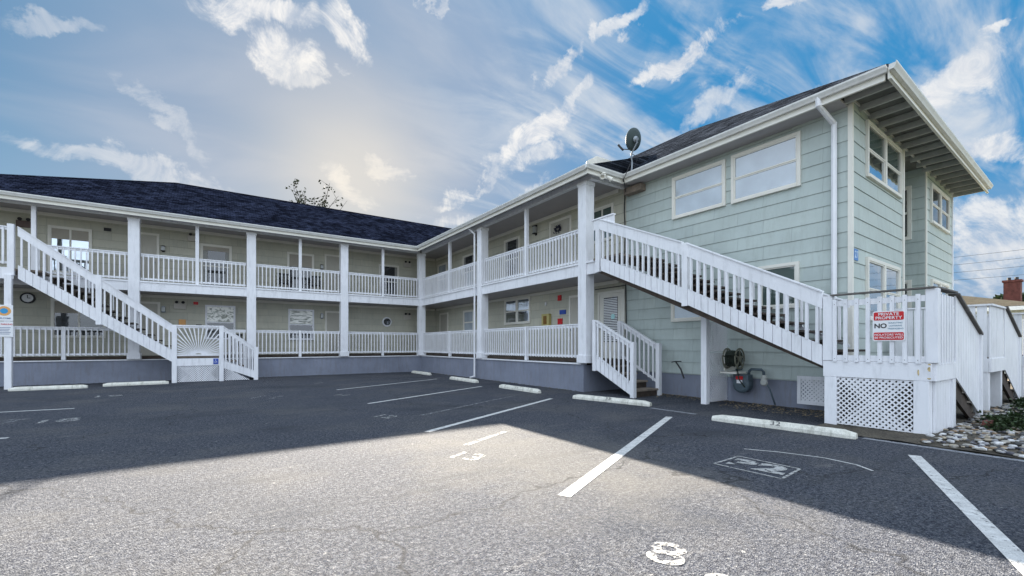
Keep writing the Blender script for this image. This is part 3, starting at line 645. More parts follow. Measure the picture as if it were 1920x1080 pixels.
# left wing walls
window(WL, -5.08, -4.0, 4.2, 5.86, GMIR, 'slide', blind=.25); door(WL, -2.75, -1.95, 3.85, 5.97)
window(WL, -.40, .62, 4.0, 5.78, GDARK, 'dh', lower=None, blind=.12); window(WL, 3.0, 4.06, 4.0, 5.82, GDARK, 'slide', blind=.33); door(WL, 4.7, 5.55, 3.85, 5.9)
MB().wbox(WL, -.35, .57, 5.2, 5.5, .031, .034)
window(WL, 7.42, 8.4, 4.0, 5.7, GDARK, 'dh')
window(WL, -5.0, -3.6, 1.75, 3.1, GDARK, 'slide', blind=.35); door(WL, -2.7, -1.92, .97, 3.12, knob=-1)
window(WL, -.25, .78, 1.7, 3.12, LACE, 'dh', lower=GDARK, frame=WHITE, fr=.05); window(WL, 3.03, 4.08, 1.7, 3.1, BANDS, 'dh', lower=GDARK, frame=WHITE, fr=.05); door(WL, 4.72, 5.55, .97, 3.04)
po = MB().disc((7.79, 23.485, 2.66), (0, -1, 0), [(.19, 0), (.26, .0), (.26, .05), (.19, .06)], 28).build('porthole_window', WHITE, B)
MB().disc((7.79, 23.42, 2.66), (0, -1, 0), [(.19, 0), (.19, .012)], 28).build('pane', GDARK, po)
# end wall
window(WE, .9, 3.3, 5.08, 6.15, GGREEN, 'pair', lower=GMIR); window(WE, .9, 3.15, 2.0, 3.22, GMIR, 'pair')
window(WE, 6.45, 8.6, 5.0, 6.0, GDARK, 'pair'); window(WE, 6.5, 8.5, 2.4, 3.25, GMIR, 'pair')
window(WB, .35, 1.0, 4.5, 5.9, GDARK, 'dh'); window(WB, .35, 1.0, 2.0, 3.2, GDARK, 'dh')
# roof box by the wing corner and wiring on the wall
MB().box(9.25, 9.95, 9.15, 9.6, 6.55, 6.93).build('roof_vent', TRIM, B, bevel=.01)
MB().box(10.45, 10.69, 8.55, 9.2, 6.02, 6.22).build('junction_box', TREAD, B, bevel=.01)
MB().tube([(10.66, 9.33, 6.2), (10.655, 9.35, 5.6), (10.665, 9.32, 4.9), (10.65, 9.34, 4.0), (10.66, 9.32, 3.45), (10.66, 9.30, 3.3), (10.66, 9.28, 2.2), (10.66, 9.28, 1.0)], .018, 6).tube([(10.64, 10.6, 3.27), (10.64, 9.3, 3.27)], .015, 6).build('cable', BLACK, B)

# ------------------------------------------------------------------ staircases
def quadboard(mb, w, a0, a1, zb0, zb1, zt0, zt1, d0, d1): return mb.wprism(w, [(a0, zb0), (a1, zb1), (a1, zt1), (a0, zt0)], d0, d1)
def slope_rail(w, a0, a1, top0, top1, skb0, skb1, parent, board=.28, skirt=.4, d=0, pitch=.165, bw=.046, posts=()):
    """sloping balustrade: wide top board, balusters, skirt of upright planks"""
    m = MB(); quadboard(m, w, a0, a1, top0 - board, top1 - board, top0, top1, d, d + .035)
    quadboard(m, w, a0, a1, top0 + .001, top1 + .001, top0 + .03, top1 + .03, d - .05, d + .06)
    n = round(abs(a1 - a0) / pitch); st = (a1 - a0) / n
    for i in range(n):
        t0, t1 = (i + .04) / n, (i + .96) / n
        def lp(p, q, t): return p + (q - p) * t
        quadboard(m, w, a0 + (a1 - a0) * t0, a0 + (a1 - a0) * t1, lp(skb0, skb1, t0), lp(skb0, skb1, t1), lp(skb0, skb1, t0) + skirt, lp(skb0, skb1, t1) + skirt, d, d + .02)
        tm = (i + .5) / n; a = a0 + (a1 - a0) * tm
        m.wbox(w, a - bw / 2, a + bw / 2, lp(skb0, skb1, tm) + skirt * .6, lp(top0, top1, tm) - board + .03, d - .02, d - .001)
        m.wbox(w, a - bw / 2, a + bw / 2, lp(skb0, skb1, tm) + skirt - .01, lp(top0, top1, tm) - board + .0, d - .001, d + .03)
    quadboard(m, w, a0, a1, skb0 - .0, skb1 - .0, skb0 + skirt - .02, skb1 + skirt - .02, d - .02, d - .0005)
    r = m.build('railing', WHITE, parent)
    return r
def treads(x0, x1, a0, a1, z0, z1, n, ax, parent, m=TREAD, open_=True):
    for i in range(1, n):
        t = i / n; a = a0 + (a1 - a0) * t; zz = z0 + (z1 - z0) * t; dpt = abs(a1 - a0) / n + .03
        mb = MB(); s = (1 if a1 > a0 else -1)
        lo, hi = sorted((a, a + s * dpt)); 
        lo2, hi2 = lo, hi
        if ax == 'y': mb.box(x0, x1, lo2, hi2, zz - .04, zz)
        else: mb.box(lo2, hi2, x0, x1, zz - .04, zz)
        if n > 8:
            r0 = a if s > 0 else a - .03
            if ax == 'y': mb.box(x0, x1, r0, r0 + .03, zz - .2, zz - .04)
            else: mb.box(r0, r0 + .03, x0, x1, zz - .2, zz - .04)
        mb.build('tread', m, parent)
def clip_seg(p, q, poly):
    d = (q[0] - p[0], q[1] - p[1]); t0, t1 = 0., 1.
    for i in range(len(poly)):
        a, b = poly[i], poly[(i + 1) % len(poly)]; nx, ny = -(b[1] - a[1]), b[0] - a[0]
        den = nx * d[0] + ny * d[1]; num = nx * (p[0] - a[0]) + ny * (p[1] - a[1])
        if abs(den) < 1e-9:
            if num < 0: return None
            continue
        t = -num / den
        if den > 0: t0 = max(t0, t)
        else: t1 = min(t1, t)
    if t1 - t0 < .02: return None
    return (p[0] + d[0] * t0, p[1] + d[1] * t0), (p[0] + d[0] * t1, p[1] + d[1] * t1)
def lattice(w, poly, parent, pitch=.085, sw=.042, d=0, name='lattice_panel', frame=.0, holes=()):
    m = MB(); xs = [p[0] for p in poly]; zs = [p[1] for p in poly]; L_ = max(xs) - min(xs); Hh = max(zs) - min(zs); x0, z0 = min(xs), min(zs)
    for sgn in (1, -1):
        k = -int((Hh + L_) / pitch) - 2
        while k * pitch < L_ + Hh + .1:
            b = x0 + k * pitch
            p, q = ((b, z0), (b + Hh, z0 + Hh)) if sgn > 0 else ((b + Hh, z0), (b, z0 + Hh))
            cs = clip_seg(p, q, poly); k += 1
            if not cs: continue
            (ax, az), (bx, bz) = cs; dl = math.hypot(bx - ax, bz - az); ux, uz = (bx - ax) / dl * 0, 0
            hw = sw / 2 * 1.414
            dd = d if sgn > 0 else d + .007
            pts = [(ax - hw, az), (ax + hw, az), (bx + hw, bz), (bx - hw, bz)]
            pts = [(min(max(a_, min(xs)), max(xs)), b_) for a_, b_ in pts]
            m.wprism(w, pts, dd, dd + .006)
    if frame:
        a0, a1, c0, c1 = min(xs), max(xs), min(zs), max(zs)
        m.wbox(w, a0, a0 + frame, c0, c1, d - .002, d + .03); m.wbox(w, a1 - frame, a1, c0, c1, d - .002, d + .03); m.wbox(w, a0 + frame, a1 - frame, c1 - frame, c1, d - .002, d + .029); m.wbox(w, a0 + frame, a1 - frame, c0, c0 + frame, d - .002, d + .029)
    return m.build(name, WHITE, parent)

# the long flight on the main block
ST = thing('exterior_staircase', 'long white staircase along the sage wall, down to the landing with the red sign', 'staircase', (9.5, 3.2, 0))
F0 = ((8.80, 0), (0, 1), (-1, 0)); F1 = ((10.0, 0), (0, 1), (-1, 0))
slope_rail(F0, 6.02, 8.55, 3.72, 4.84, 2.35, 3.45, ST, skirt=.36); slope_rail(F0, 3.25, 5.88, 2.32, 3.66, 1.04, 2.30, ST, skirt=.36)
slope_rail(F1, 3.25, 8.8, 2.20, 4.78, 1.35, 3.85, ST, board=.09, skirt=.07, bw=.035, pitch=.33)
for y, z0, z1 in ((8.66, 3.42, 4.84), (5.95, 2.28, 3.70)): MB().box(8.76, 8.86, y - .07, y + .07, z0, z1).build('post', WHITE, ST, bevel=.004)
MB().box(8.74, 8.84, 8.05, 8.86, 4.865, 4.9).box(8.77, 8.80, 8.05, 8.8, 4.6, 4.865).build('handrail', WHITE, ST)
treads(8.86, 9.96, 7.95, 3.0, 3.84, 1.14, 15, 'y', ST, DARKWOOD)
MB().box(8.86, 9.96, 7.95, 8.9, 3.78, 3.84).build('landing_deck', TREAD, ST)
MB().wprism(F0, [(3.25, .98), (8.8, 3.46), (8.8, 3.68), (3.25, 1.2)], -.10, -.06).wprism(F1, [(3.25, .98), (8.8, 3.46), (8.8, 3.68), (3.25, 1.2)], .05, .09).build('stringer', DARKWOOD, ST)
# landing
MB().box(8.84, 9.98, 1.86, 3.2, 1.08, 1.14).build('landing_deck', TREAD, ST)
MB().box(8.78, 8.83, 1.84, 3.24, .86, 1.13).box(8.83, 9.95, 1.80, 1.85, .86, 1.13).box(8.83, 10.0, 3.21, 3.25, .86, 1.10).build('rim_board', WHITE, ST, bevel=.005)
LF = ((8.80, 0), (0, 1), (-1, 0))
m = MB(); m.wbox(LF, 1.9, 3.1, 2.06, 2.15, -.02, .015); m.wbox(LF, 1.9, 3.1, 1.135, 1.23, -.02, .015)
n = 8
for i in range(n):
    a = 1.99 + (3.06 - 1.99) * i / (n - 1); m.wbox(LF, a - .027, a + .027, 1.12, 2.17, .016, .05)
m.build('railing', WHITE, ST)
LS = ((0, 1.84), (1, 0), (0, -1))
m = MB(); m.wbox(LS, 8.9, 9.86, 2.04, 2.15, -.02, .015)
for i in range(6):
    a = 8.98 + .155 * i; m.wbox(LS, a - .05, a + .05, 1.10, 2.17, .016, .045)
m.build('railing', WHITE, ST)
for x, y in ((8.84, 1.84), (8.84, 3.17)): MB().box(x - .07, x + .07, y - .07, y + .07, 1.135, 2.24).build('post', WHITE, ST, bevel=.005)
for x, y in ((8.87, 3.13), (8.87, 1.96), (9.93, 1.9), (9.9, 3.13)): MB().box(x - .09, x + .09, y - .09, y + .09, 0, .858).build('post', WHITE, ST, bevel=.005)
lattice(LF, [(2.02, .06), (3.05, .06), (3.05, .855), (2.02, .855)], ST, .082, .034, d=-.01)
m = MB()
for i in range(6): m.wbox(LS, 8.965 + i * .149, 9.108 + i * .149, .03, .857, -.03, .0)
m.box(9.2, 9.85, 3.14, 3.17, .02, .857).box(9.84, 9.87, 2.0, 3.1, .02, .857)  # unseen back boards, added to keep light out of the space behind the lattice
m.build('skirt_and_baffle_boards', WHITE, ST)
MB().box(9.79, 9.835, 2.02, 3.05, .01, .85).box(9.15, 9.78, 3.09, 3.135, .01, .85).box(8.98, 9.78, 1.875, 1.9, .01, .85).build('shade_backing_boards', DARKWOOD, ST)  # dark boards added behind the lattice so its holes read as deep shade
def end_steps(x0, y0, y1, parent, x1=None, drop=.62):
    x1 = x1 or x0 + 1.75
    n = 5
    treads(y0 + .05, y1, x0, x1 + .2, 1.14, .12, n, 'x', parent)
    sd = MB(); w = ((0, y0), (1, 0), (0, -1))
    for i in range(10):
        t0, t1 = (i + .03) / 10, (i + .97) / 10; A0, A1 = x0 + (x1 - x0) * t0, x0 + (x1 - x0) * t1
        quadboard(sd, w, A0, A1, 1.0 - .75 * t0 - .12, 1.0 - .75 * t1 - .12, 2.2 - drop * t0, 2.2 - drop * t1, .0, .02)
    hb = MB(); quadboard(hb, w, x0, x1, 2.205, 2.205 - drop, 2.24, 2.24 - drop, -.07, .07); hb.build('handrail', mat('weathered_cap_timber', (.13, .12, .11)), parent)
    sd.build('railing', WHITE, parent)
    st = MB(); pts = [(x0, .86)]
    for i in range(n):
        a = x0 + (x1 - x0) * (i + 1) / n; zz = 1.05 - (i + 1) * .2
        pts += [(a, pts[-1][1]), (a, zz - .1)]
    pts += [(x1, 0.02), (x1 - .3, .02), (x0, .62)]
    st.wprism(w, pts[::-1], -.08, -.03); st.build('stringer', DARKWOOD, parent)
    MB().box(x1 - .03, x1 + .08, y0 - .05, y0 + .06, .02, 2.26 - drop).build('post', WHITE, parent, bevel=.004)
RUST = mat('rust', (.52, .40, .20), .8, .4, 30)
rs = MB()
for y, z_, ry, rz_ in ((1.87, 1.04, .02, .05), (1.87, .90, .03, .012), (1.99, .99, .012, .05), (1.865, 1.11, .02, .012)): rs.wprism(((8.778, 0), (0, 1), (-1, 0)), [(y + ry * math.cos(k * .785) * random.uniform(.6, 1.2), z_ + rz_ * math.sin(k * .785) * random.uniform(.6, 1.2)) for k in range(8)], 0, .002)
rs.build('rust_stain', RUST, ST)
nl = MB()
for y in [1.99 + (3.06 - 1.99) * i / 7 for i in range(8)]:
    for z_ in (1.17, 2.09): nl.disc((8.75, y, z_), (-1, 0, 0), [(.006, 0), (.006, .002)], 6)
nl.build('nail_heads', DARKWOOD, ST)
CAP = mat('weathered_cap_timber', (.13, .12, .11), .8, .3, 6)
MB().wbox(LF, 1.8, 3.12, 2.242, 2.265, -.07, .07).build('handrail', CAP, ST); MB().wbox(LS, 8.88, 9.95, 2.242, 2.265, -.06, .07).build('handrail', CAP, ST)
end_steps(9.95, 1.82, 3.2, ST)
# entry stairs further along the end wall
for k, x0 in enumerate((12.75, 16.9, 21.2)):
    T = thing('entry_staircase', ['white boarded entry stairs just beyond the corner landing', 'white boarded entry stairs farther along beyond the first boarded pair', 'farthest white boarded entry stairs by the neighbouring house'][k], 'entry stairs', (x0 + .6, 2.4, 0), 'boarded entry stairs along the end wall')
    MB().box(x0, x0 + 1.4, 1.86, 3.3, 1.08, 1.14).build('landing_deck', TREAD, T)
    MB().box(x0 - .03, x0, 1.84, 3.3, .86, 1.13).box(x0, x0 + 1.4, 1.80, 1.84, .86, 1.13).build('rim_board', WHITE, T)
    m = MB(); w1 = ((x0, 0), (0, 1), (-1, 0)); w2 = ((0, 1.84), (1, 0), (0, -1))
    for i in range(9): m.wbox(w1, 1.86 + i * .16, 2.0 + i * .16, 1.12, 2.18, 0, .02)
    for i in range(9): m.wbox(w2, x0 + .02 + i * .155, x0 + .15 + i * .155, 1.1, 2.18, 0.0, .02)
    m.wbox(w1, 1.84, 3.3, 2.185, 2.22, -.05, .06); m.wbox(w2, x0 - .04, x0 + 1.42, 2.186, 2.221, -.05, .06)
    m.build('railing', WHITE, T)
    for x, y in ((x0 + .07, 1.92), (x0 + 1.32, 1.92), (x0 + .07, 3.2)): MB().box(x - .08, x + .08, y - .08, y + .08, 0, 1.07).build('post', WHITE, T)
    end_steps(x0 + 1.4, 1.82, 3.3, T)

# stair to the lower walkway
SS = thing('short_staircase', 'short white flight of steps up to the blinds door beside the last column', 'staircase', (9.75, 8.4, 0))
G0 = ((9.2, 0), (0, 1), (-1, 0)); G1 = ((10.25, 0), (0, 1), (-1, 0))
for w, top0, top1 in ((G0, 1.43, 2.08), (G1, 1.40, 2.08)):
    m = MB(); a0, a1 = 7.84, 9.1
    quadboard(m, w, a0, a1, top0 - .0, top1 - .0, top0 + .04, top1 + .04, -.05, .06); quadboard(m, w, a0, a1, top0 - .12, top1 - .12, top0 - .01, top1 - .01, -.015, .015)
    n = 8
    for i in range(n):
        t0, t1 = (i + .05) / n, (i + .95) / n; f = lambda p, q, t: p + (q - p) * t
        if w is G0: quadboard(m, w, f(a0, a1, t0), f(a0, a1, t1), f(.06, .68, t0), f(.06, .68, t1), f(.42, 1.12, t0), f(.42, 1.12, t1), .0, .018)
        else: quadboard(m, w, f(a0, a1, t0), f(a0, a1, t1), f(.36, 1.06, t0), f(.36, 1.06, t1), f(.44, 1.14, t0), f(.44, 1.14, t1), .0, .018)
        a = f(a0, a1, (i + .5) / n); m.wbox(w, a - .022, a + .022, f(.36, 1.06, (i + .5) / n), f(top0, top1, (i + .5) / n) - .02, .0185, .05)
    m.build('railing', WHITE, SS)
for x, y, z0, z1 in ((9.19, 7.76, 0, 1.48), (9.19, 9.16, .65, 2.13), (10.25, 7.76, 0, 1.45), (10.25, 9.16, .97, 2.13)): MB().box(x - .06, x + .06, y - .06, y + .06, z0, z1).build('post', WHITE, SS, bevel=.004)
for i in range(4):
    a = 7.72 + i * .36; zz = .2 + .2 * i
    MB().box(9.24, 10.2, a, a + .40, zz - .045, zz).build('tread', TREAD, SS)
    MB().box(9.25, 10.19, a + .05, a + .075, zz - .2, zz - .046).build('riser', DARKWOOD, SS)
MB().box(9.24, 10.69, 9.0, 9.1, .80, .955).build('landing_deck', DARKWOOD, SS)

# the left staircase
LT = thing('exterior_staircase', 'white staircase on the left wing with sunburst landing panel at its foot', 'staircase', (-2.5, 21, 0))
H0 = ((0, 20.42), (1, 0), (0, -1)); H1 = ((0, 21.62), (1, 0), (0, -1))
slope_rail(H0, -5.15, -3.32, 5.16, 3.74, 3.52, 2.22, LT, skirt=.44); slope_rail(H0, -3.18, -1.26, 3.64, 2.14, 2.12, .78, LT, skirt=.44)
slope_rail(H1, -5.15, -1.26, 5.0, 2.0, 3.95, 1.1, LT, board=.09, skirt=.07, bw=.035, pitch=.33)
for x, z0, z1 in ((-5.3, 3.62, 5.24), (-3.25, 2.1, 3.8), (-1.19, 0, 2.15), (.26, 0, 2.15), (1.42, .0, 1.33)): MB().box(x - .075, x + .075, 20.36, 20.5, z0, z1).build('post', WHITE, LT, bevel=.004)
MB().box(-5.42, -5.26, 20.30, 20.44, 0, 3.62).build('post', WHITE, LT, bevel=.004)
treads(20.5, 21.6, -4.65, -1.1, 3.84, .98, 14, 'x', LT, DARKWOOD)
MB().box(-5.2, -4.63, 20.5, 21.6, 3.78, 3.84).build('landing_deck', TREAD, LT)
MB().box(-7.2, -5.2, 20.42, 21.78, 3.78, 3.84).build('landing_deck', TREAD, LT); MB().box(-7.2, -5.24, 20.38, 20.42, 3.5, 3.86).build('rim_board', WHITE, LT)
railing(H0, -7.2, -5.38, 3.98, 5.16, LT, pitch=.165, bw=.05)
MB().box(-1.2, .3, 20.46, 21.85, .92, .98).build('landing_deck', TREAD, LT)
MB().box(-1.15, .22, 20.38, 20.43, .62, .90).build('rim_board', WHITE, LT)
# sunburst panel: slats fanning from the middle of the bottom rail
m = MB(); a0, a1, z0, z1 = -1.11, .18, 1.05, 2.10
m.wbox(H0, a0, a1, z1, z1 + .05, -.04, .05); m.wbox(H0, a0, a1, z0 - .06, z0, -.02, .03); m.wbox(H0, a0, a1, z1 - .06, z1, -.015, .02)
cx = (a0 + a1) / 2; pl = [(a0, z0), (a1, z0), (a1, z1 - .05), (a0, z1 - .05)]
for i in range(23):
    an = R(4 + 172 * i / 22); p = (cx + .10 * math.cos(an), z0 + .0 + .04 * math.sin(an)); q = (cx + 2 * math.cos(an), z0 + 2 * math.sin(an)); cs = clip_seg(p, q, pl)
    if cs:
        (ax, az), (bx, bz) = cs; nx, nz_ = -math.sin(an), math.cos(an); k0, k1 = .010, .021
        m.wprism(H0, [(ax - nx * k0, az - nz_ * k0), (ax + nx * k0, az + nz_ * k0), (bx + nx * k1, bz + nz_ * k1), (bx - nx * k1, bz - nz_ * k1)], -.01 + .0003 * i, .01 + .0003 * i)
m.build('sunburst_panel', WHITE, LT)
slope_rail(H0, .34, 1.36, 2.10, 1.30, .50, -.02 + .1, LT, board=.12, skirt=.30, pitch=.13)
slope_rail(H1, .34, 1.36, 2.10, 1.30, .62, .12, LT, board=.12, skirt=.22, pitch=.13)
treads(20.5, 21.6, .3, 1.45, .98, 0, 5, 'x', LT)
lattice(H0, [(-1.12, .02), (.18, .02), (.18, .615), (-1.12, .615)], LT, .075, .026)
lattice(H0, [(.34, .02), (1.2, .02), (.34, .56)], LT, .075, .026)
lat = thing('lattice_screen', 'tall white lattice screen with post standing under the long stair', 'lattice screen', (10.1, 6.0, 0))
LW = ((0, 6.0), (1, 0), (0, -1))
MB().box(9.58, 9.72, 5.92, 6.06, 0, 2.12).build('post', WHITE, lat, bevel=.004)
lattice(LW, [(9.74, .03), (10.62, .03), (10.62, 1.22), (9.74, 1.22)], lat, .078, .034); lattice(LW, [(9.74, 1.24), (10.62, 1.24), (10.62, 1.95), (9.74, 1.95)], lat, .078, .034)
o = lattice(((10.42, 0), (0, 1), (-1, 0)), [(3.45, .14), (4.32, .14), (4.32, .74), (3.45, .74)], thing('lattice_screen', 'small framed white lattice panel raised off the ground by the gas meter', 'lattice screen', (10.42, 3.9, .1)), .085, .045, frame=.07)

# ------------------------------------------------------------------ wheel stops
def stop(x, y, L_, ang, label, num=None):
    o = thing('wheel_stop', label, 'wheel stop', (x, y, 0), 'concrete wheel stops in the lot')
    u = Vector((math.cos(ang), math.sin(ang), 0)); nrm = Vector((-u.y, u.x, 0))
    prof = [(-.085, 0), (-.085, .06), (-.055, .12), (.055, .12), (.085, .06), (.085, 0)]
    m = MB(); segs = 14; k = len(prof)
    for s in range(segs + 1):
        t = s / segs; e = min(1, min(t, 1 - t) * L_ / .07); c = Vector((x, y, 0)) + u * (t - .5) * L_
        for a, h in prof: m.v.append(tuple(c + nrm * a * (.75 + .25 * e) * random.uniform(.97, 1.03) + Vector((0, 0, h * (.72 + .28 * e) * random.uniform(.96, 1.02)))))
    for s in range(segs):
        for j in range(k): m.f.append((s * k + j, s * k + (j + 1) % k, (s + 1) * k + (j + 1) % k, (s + 1) * k + j))
    m.f.append(tuple(range(k))); m.f.append(tuple(segs * k + j for j in range(k)))
    m.build('curb_block', CONC, o, bevel=.008)
    if num:
        t = MB(); c = Vector((x, y, .090)) - nrm * .0715 if nrm.x > 0 else Vector((x, y, .090)) + nrm * .0715
        out = -nrm if nrm.x > 0 else nrm
        upv = (Vector((0, 0, .06)) - out * .03).normalized(); rv = upv.cross(out + Vector((0, 0, .5))).normalized()
        text_mb(t, num, c, rv, upv, .10, .008, bold=.005, sx=1.7); t.build('painted_number', mat('black_stencil', (.12, .12, .12), .8), o)
    return o
hp = math.pi / 2
stop(8.30, 19.95, 2.2, hp, 'white wheel stop in the inner corner of the lot, farthest from the camera')
stop(8.05, 15.15, 2.2, hp, 'white wheel stop beside the right wing downspout')
stop(7.80, 11.05, 2.1, hp, 'white wheel stop marked 11 by the right wing foundation', '11')
stop(8.02, 7.5, 2.15, hp + .20, 'white wheel stop marked 33 in front of the short steps', '33')
stop(7.80, 3.55, 2.15, hp + .10, 'white wheel stop marked 32 before the corner landing', '32')
stop(-4.25, 19.55, 1.75, 0.0, 'mossy white wheel stop beside the downspout at the left edge')
stop(-2.2, 20.0, 1.75, .07, 'white wheel stop under the left staircase against its landing post')

# ------------------------------------------------------------------ fixtures
def onwall(w, a, d=0): P, u, n = w; return Vector((P[0] + u[0] * a + n[0] * d, P[1] + u[1] * a + n[1] * d, 0))
def lantern(w, a, z, label, h=.28, m=BLACK, grp='wall lanterns along the walkways'):
    c = onwall(w, a, .02); o = thing('wall_lantern', label, 'wall lantern', (c.x, c.y, z), grp)
    MB().wbox(w, a - .05, a + .05, z - h / 2, z + h / 2, .014, .04).wbox(w, a - .075, a + .075, z + h * .3, z + h * .38, .04, .17).wbox(w, a - .075, a + .075, z - h * .38, z - h * .3, .04, .17).build('housing', m, o)
    MB().wbox(w, a - .06, a + .06, z - h * .3, z + h * .3, .045, .155).build('glass_shade', mat('lantern_glass', (.4, .42, .42), .2, .05), o)
lantern(WL, -1.74, 5.45, 'small black lantern beside the upper door left of the second column')
lantern(WL, 4.48, 5.3, 'small dark lantern beside the upper door in the third bay')
lantern(WL, -1.73, 2.9, 'small lantern beside the lower door behind the left stair', m=GREYMET)
lantern(WL, 4.48, 2.85, 'small grey lantern beside the lower door in the third bay', m=GREYMET)
lantern(WR, 13.92, 6.0, 'large round-bodied lantern on the upper wall left of the wreath door', .42)
def emlight(w, a, z, label, m=mat('beige_plastic', (.5, .47, .42), .5)):
    c = onwall(w, a, .02); o = thing('emergency_light', label, 'emergency light', (c.x, c.y, z), 'twin-head emergency lights')
    MB().wbox(w, a - .21, a + .21, z - .16, z + .08, .014, .09).build('battery_box', m, o, bevel=.01)
    for s in (-1, 1):
        p = onwall(w, a + s * .11, .07); n = w[2]
        MB().disc((p.x, p.y, z + .14), (n[0], n[1], -.3), [(.02, -.03), (.055, 0), (.06, .05), (.05, .06)], 12).build('lamp_head', BLACK, o)
emlight(WL, -1.18, 3.1, 'twin-head emergency light on the lower wall above the left stair foot')
emlight(WL, 8.94, 3.0, 'twin-head emergency light on the lower wall near the inner corner')
emlight(WL, 8.94, 5.9, 'twin-head emergency light on the upper wall near the inner corner')
emlight(WL, -.7, 6.05, 'twin-head emergency light high on the upper wall beside the thin post')
emlight(WL, -5.75, 5.9, 'brown twin-head emergency light at the left end of the upper wall', mat('brown_plastic', (.12, .08, .07), .5))
def plate(name, w, a, z, wd, h, m, label, cat, d=.03, extra=None):
    c = onwall(w, a, .015); o = tag(MB().wbox(w, a - wd / 2, a + wd / 2, z - h / 2, z + h / 2, .014, .014 + d).build(name, m, None, (c.x, c.y, z), bevel=.004), label, cat); return o
plate('wall_vent', WL, -3.48, 6.0, .22, .13, BLACK, 'small dark vent on the upper wall right of the left window', 'vent')
plate('fire_alarm', WL, -.63, 3.22, .17, .12, REDSIGN, 'small red and white alarm box left of the lace-curtained lower window', 'alarm')
plate('notice_board', WL, -1.1, 2.35, .24, .3, ORANGE, 'tan notice plate on the lower wall above the stair foot', 'notice')
plate('notice_board', WL, -.52, 2.22, .2, .16, BLACK, 'small dark picture plate on the wall left of the lower window', 'notice')
plate('fire_alarm', WR, 12.48, 3.16, .2, .2, REDSIGN, 'square red fire alarm high on the lower wall by the brown door', 'alarm')
plate('wall_sign', WR, 12.3, 2.62, .34, .16, BLUESIGN, 'narrow blue room sign under the red alarm', 'sign')
plate('fire_alarm', WR, 12.45, 2.28, .26, .22, REDSIGN, 'small red pull station below the blue sign', 'alarm')
plate('smoke_detector', WR, 13.3, 3.0, .09, .12, SIGNWHITE, 'tiny white bell push above the yellow cabinet', 'detector')
c = thing('extinguisher_cabinet', 'yellow fire extinguisher cabinet on the lower wall of the right wing', 'cabinet', (10.6, 13.2, 2.4))
MB().wbox(WR, 12.98, 13.42, 2.14, 2.60, .014, .15).build('case', YELLOW, c, bevel=.01)
MB().wbox(WR, 13.1, 13.3, 2.2, 2.52, .151, .158).build('window', mat('amber_window', (.2, .10, .02), .3), c)
# clock
ck = thing('wall_clock', 'round white clock with black rim on the lower wall at the left edge', 'clock', (-5.67, 23.45, 3.14))
MB().disc((-5.67, 23.485, 3.14), (0, -1, 0), [(.2, 0), (.2, .05), (.15, .055), (.15, .03)], 28).build('rim', BLACK, ck)
MB().disc((-5.67, 23.45, 3.14), (0, -1, 0), [(.15, .0), (.15, .012)], 28).build('clock_face', SIGNWHITE, ck)
MB().box(-5.68, -5.66, 23.425, 23.43, 3.14, 3.25).box(-5.67, -5.59, 23.42, 23.424, 3.13, 3.15).build('hand', BLACK, ck)
# wreath
wr = MB()
for i in range(90):
    t = random.uniform(0, 6.28); r = .13 + random.gauss(0, .035); y = 12.5 + r * math.cos(t); zz = 5.72 + r * math.sin(t) * .8; s = .05
    wr.poly([(10.63, y, zz), (10.60 - random.random() * .04, y + random.uniform(-s, s), zz + s), (10.62, y + s, zz + random.uniform(-s, s))])
tag(wr.build('door_wreath', mat('wreath', (.03, .03, .05), .8, .5, 9), None, (10.63, 12.5, 5.72)), 'dark leafy wreath hanging on the upper door of the right wing', 'wreath')
# round sticker on the blinds door, house number, accessible sign
tag(MB().disc((10.63, 9.8, 2.32), (-1, 0, 0), [(.085, 0), (.085, .004)], 20).build('round_sticker', mat('aqua_sticker', (.45, .75, .75), .5), None, (10.63, 9.8, 2.32)), 'round pale aqua sticker on the blinds door glass', 'sticker')
hs = thing('number_plaque', 'small blue unit number plaque at the corner of the end wall', 'sign', (10.95, 3.4, 3.4))
MB().wbox(WE, .07, .31, 3.14, 3.37, .014, .03).build('plate', mat('pale_blue_plate', (.08, .22, .50), .5), hs)
t = MB(); p = onwall(WE, .19, .031); text_mb(t, '27', (p.x, p.y, 3.25), (eu.x, eu.y, 0), (0, 0, 1), .2, .002, bold=.02); t.build('lettering', mat('pale_lettering', (.5, .62, .75), .5), hs)
ac = thing('accessibility_sign', 'small blue wheelchair access sign under the sunburst panel', 'sign', (.1, 20.37, .76))
MB().box(.0, .16, 20.355, 20.375, .67, .88).build('plate', BLUESIGN, ac)
MB().disc((.075, 20.355, .83), (0, -1, 0), [(.012, 0), (.012, .003)], 10).tube([(.075, 20.352, .81), (.08, 20.352, .77), (.11, 20.352, .765), (.12, 20.352, .73)], .006, 6).tube([(.07 + .03 * math.cos(q), 20.352, .75 + .03 * math.sin(q)) for q in [2.0 + i * .5 for i in range(9)]], .005, 6).build('symbol', SIGNWHITE, ac)

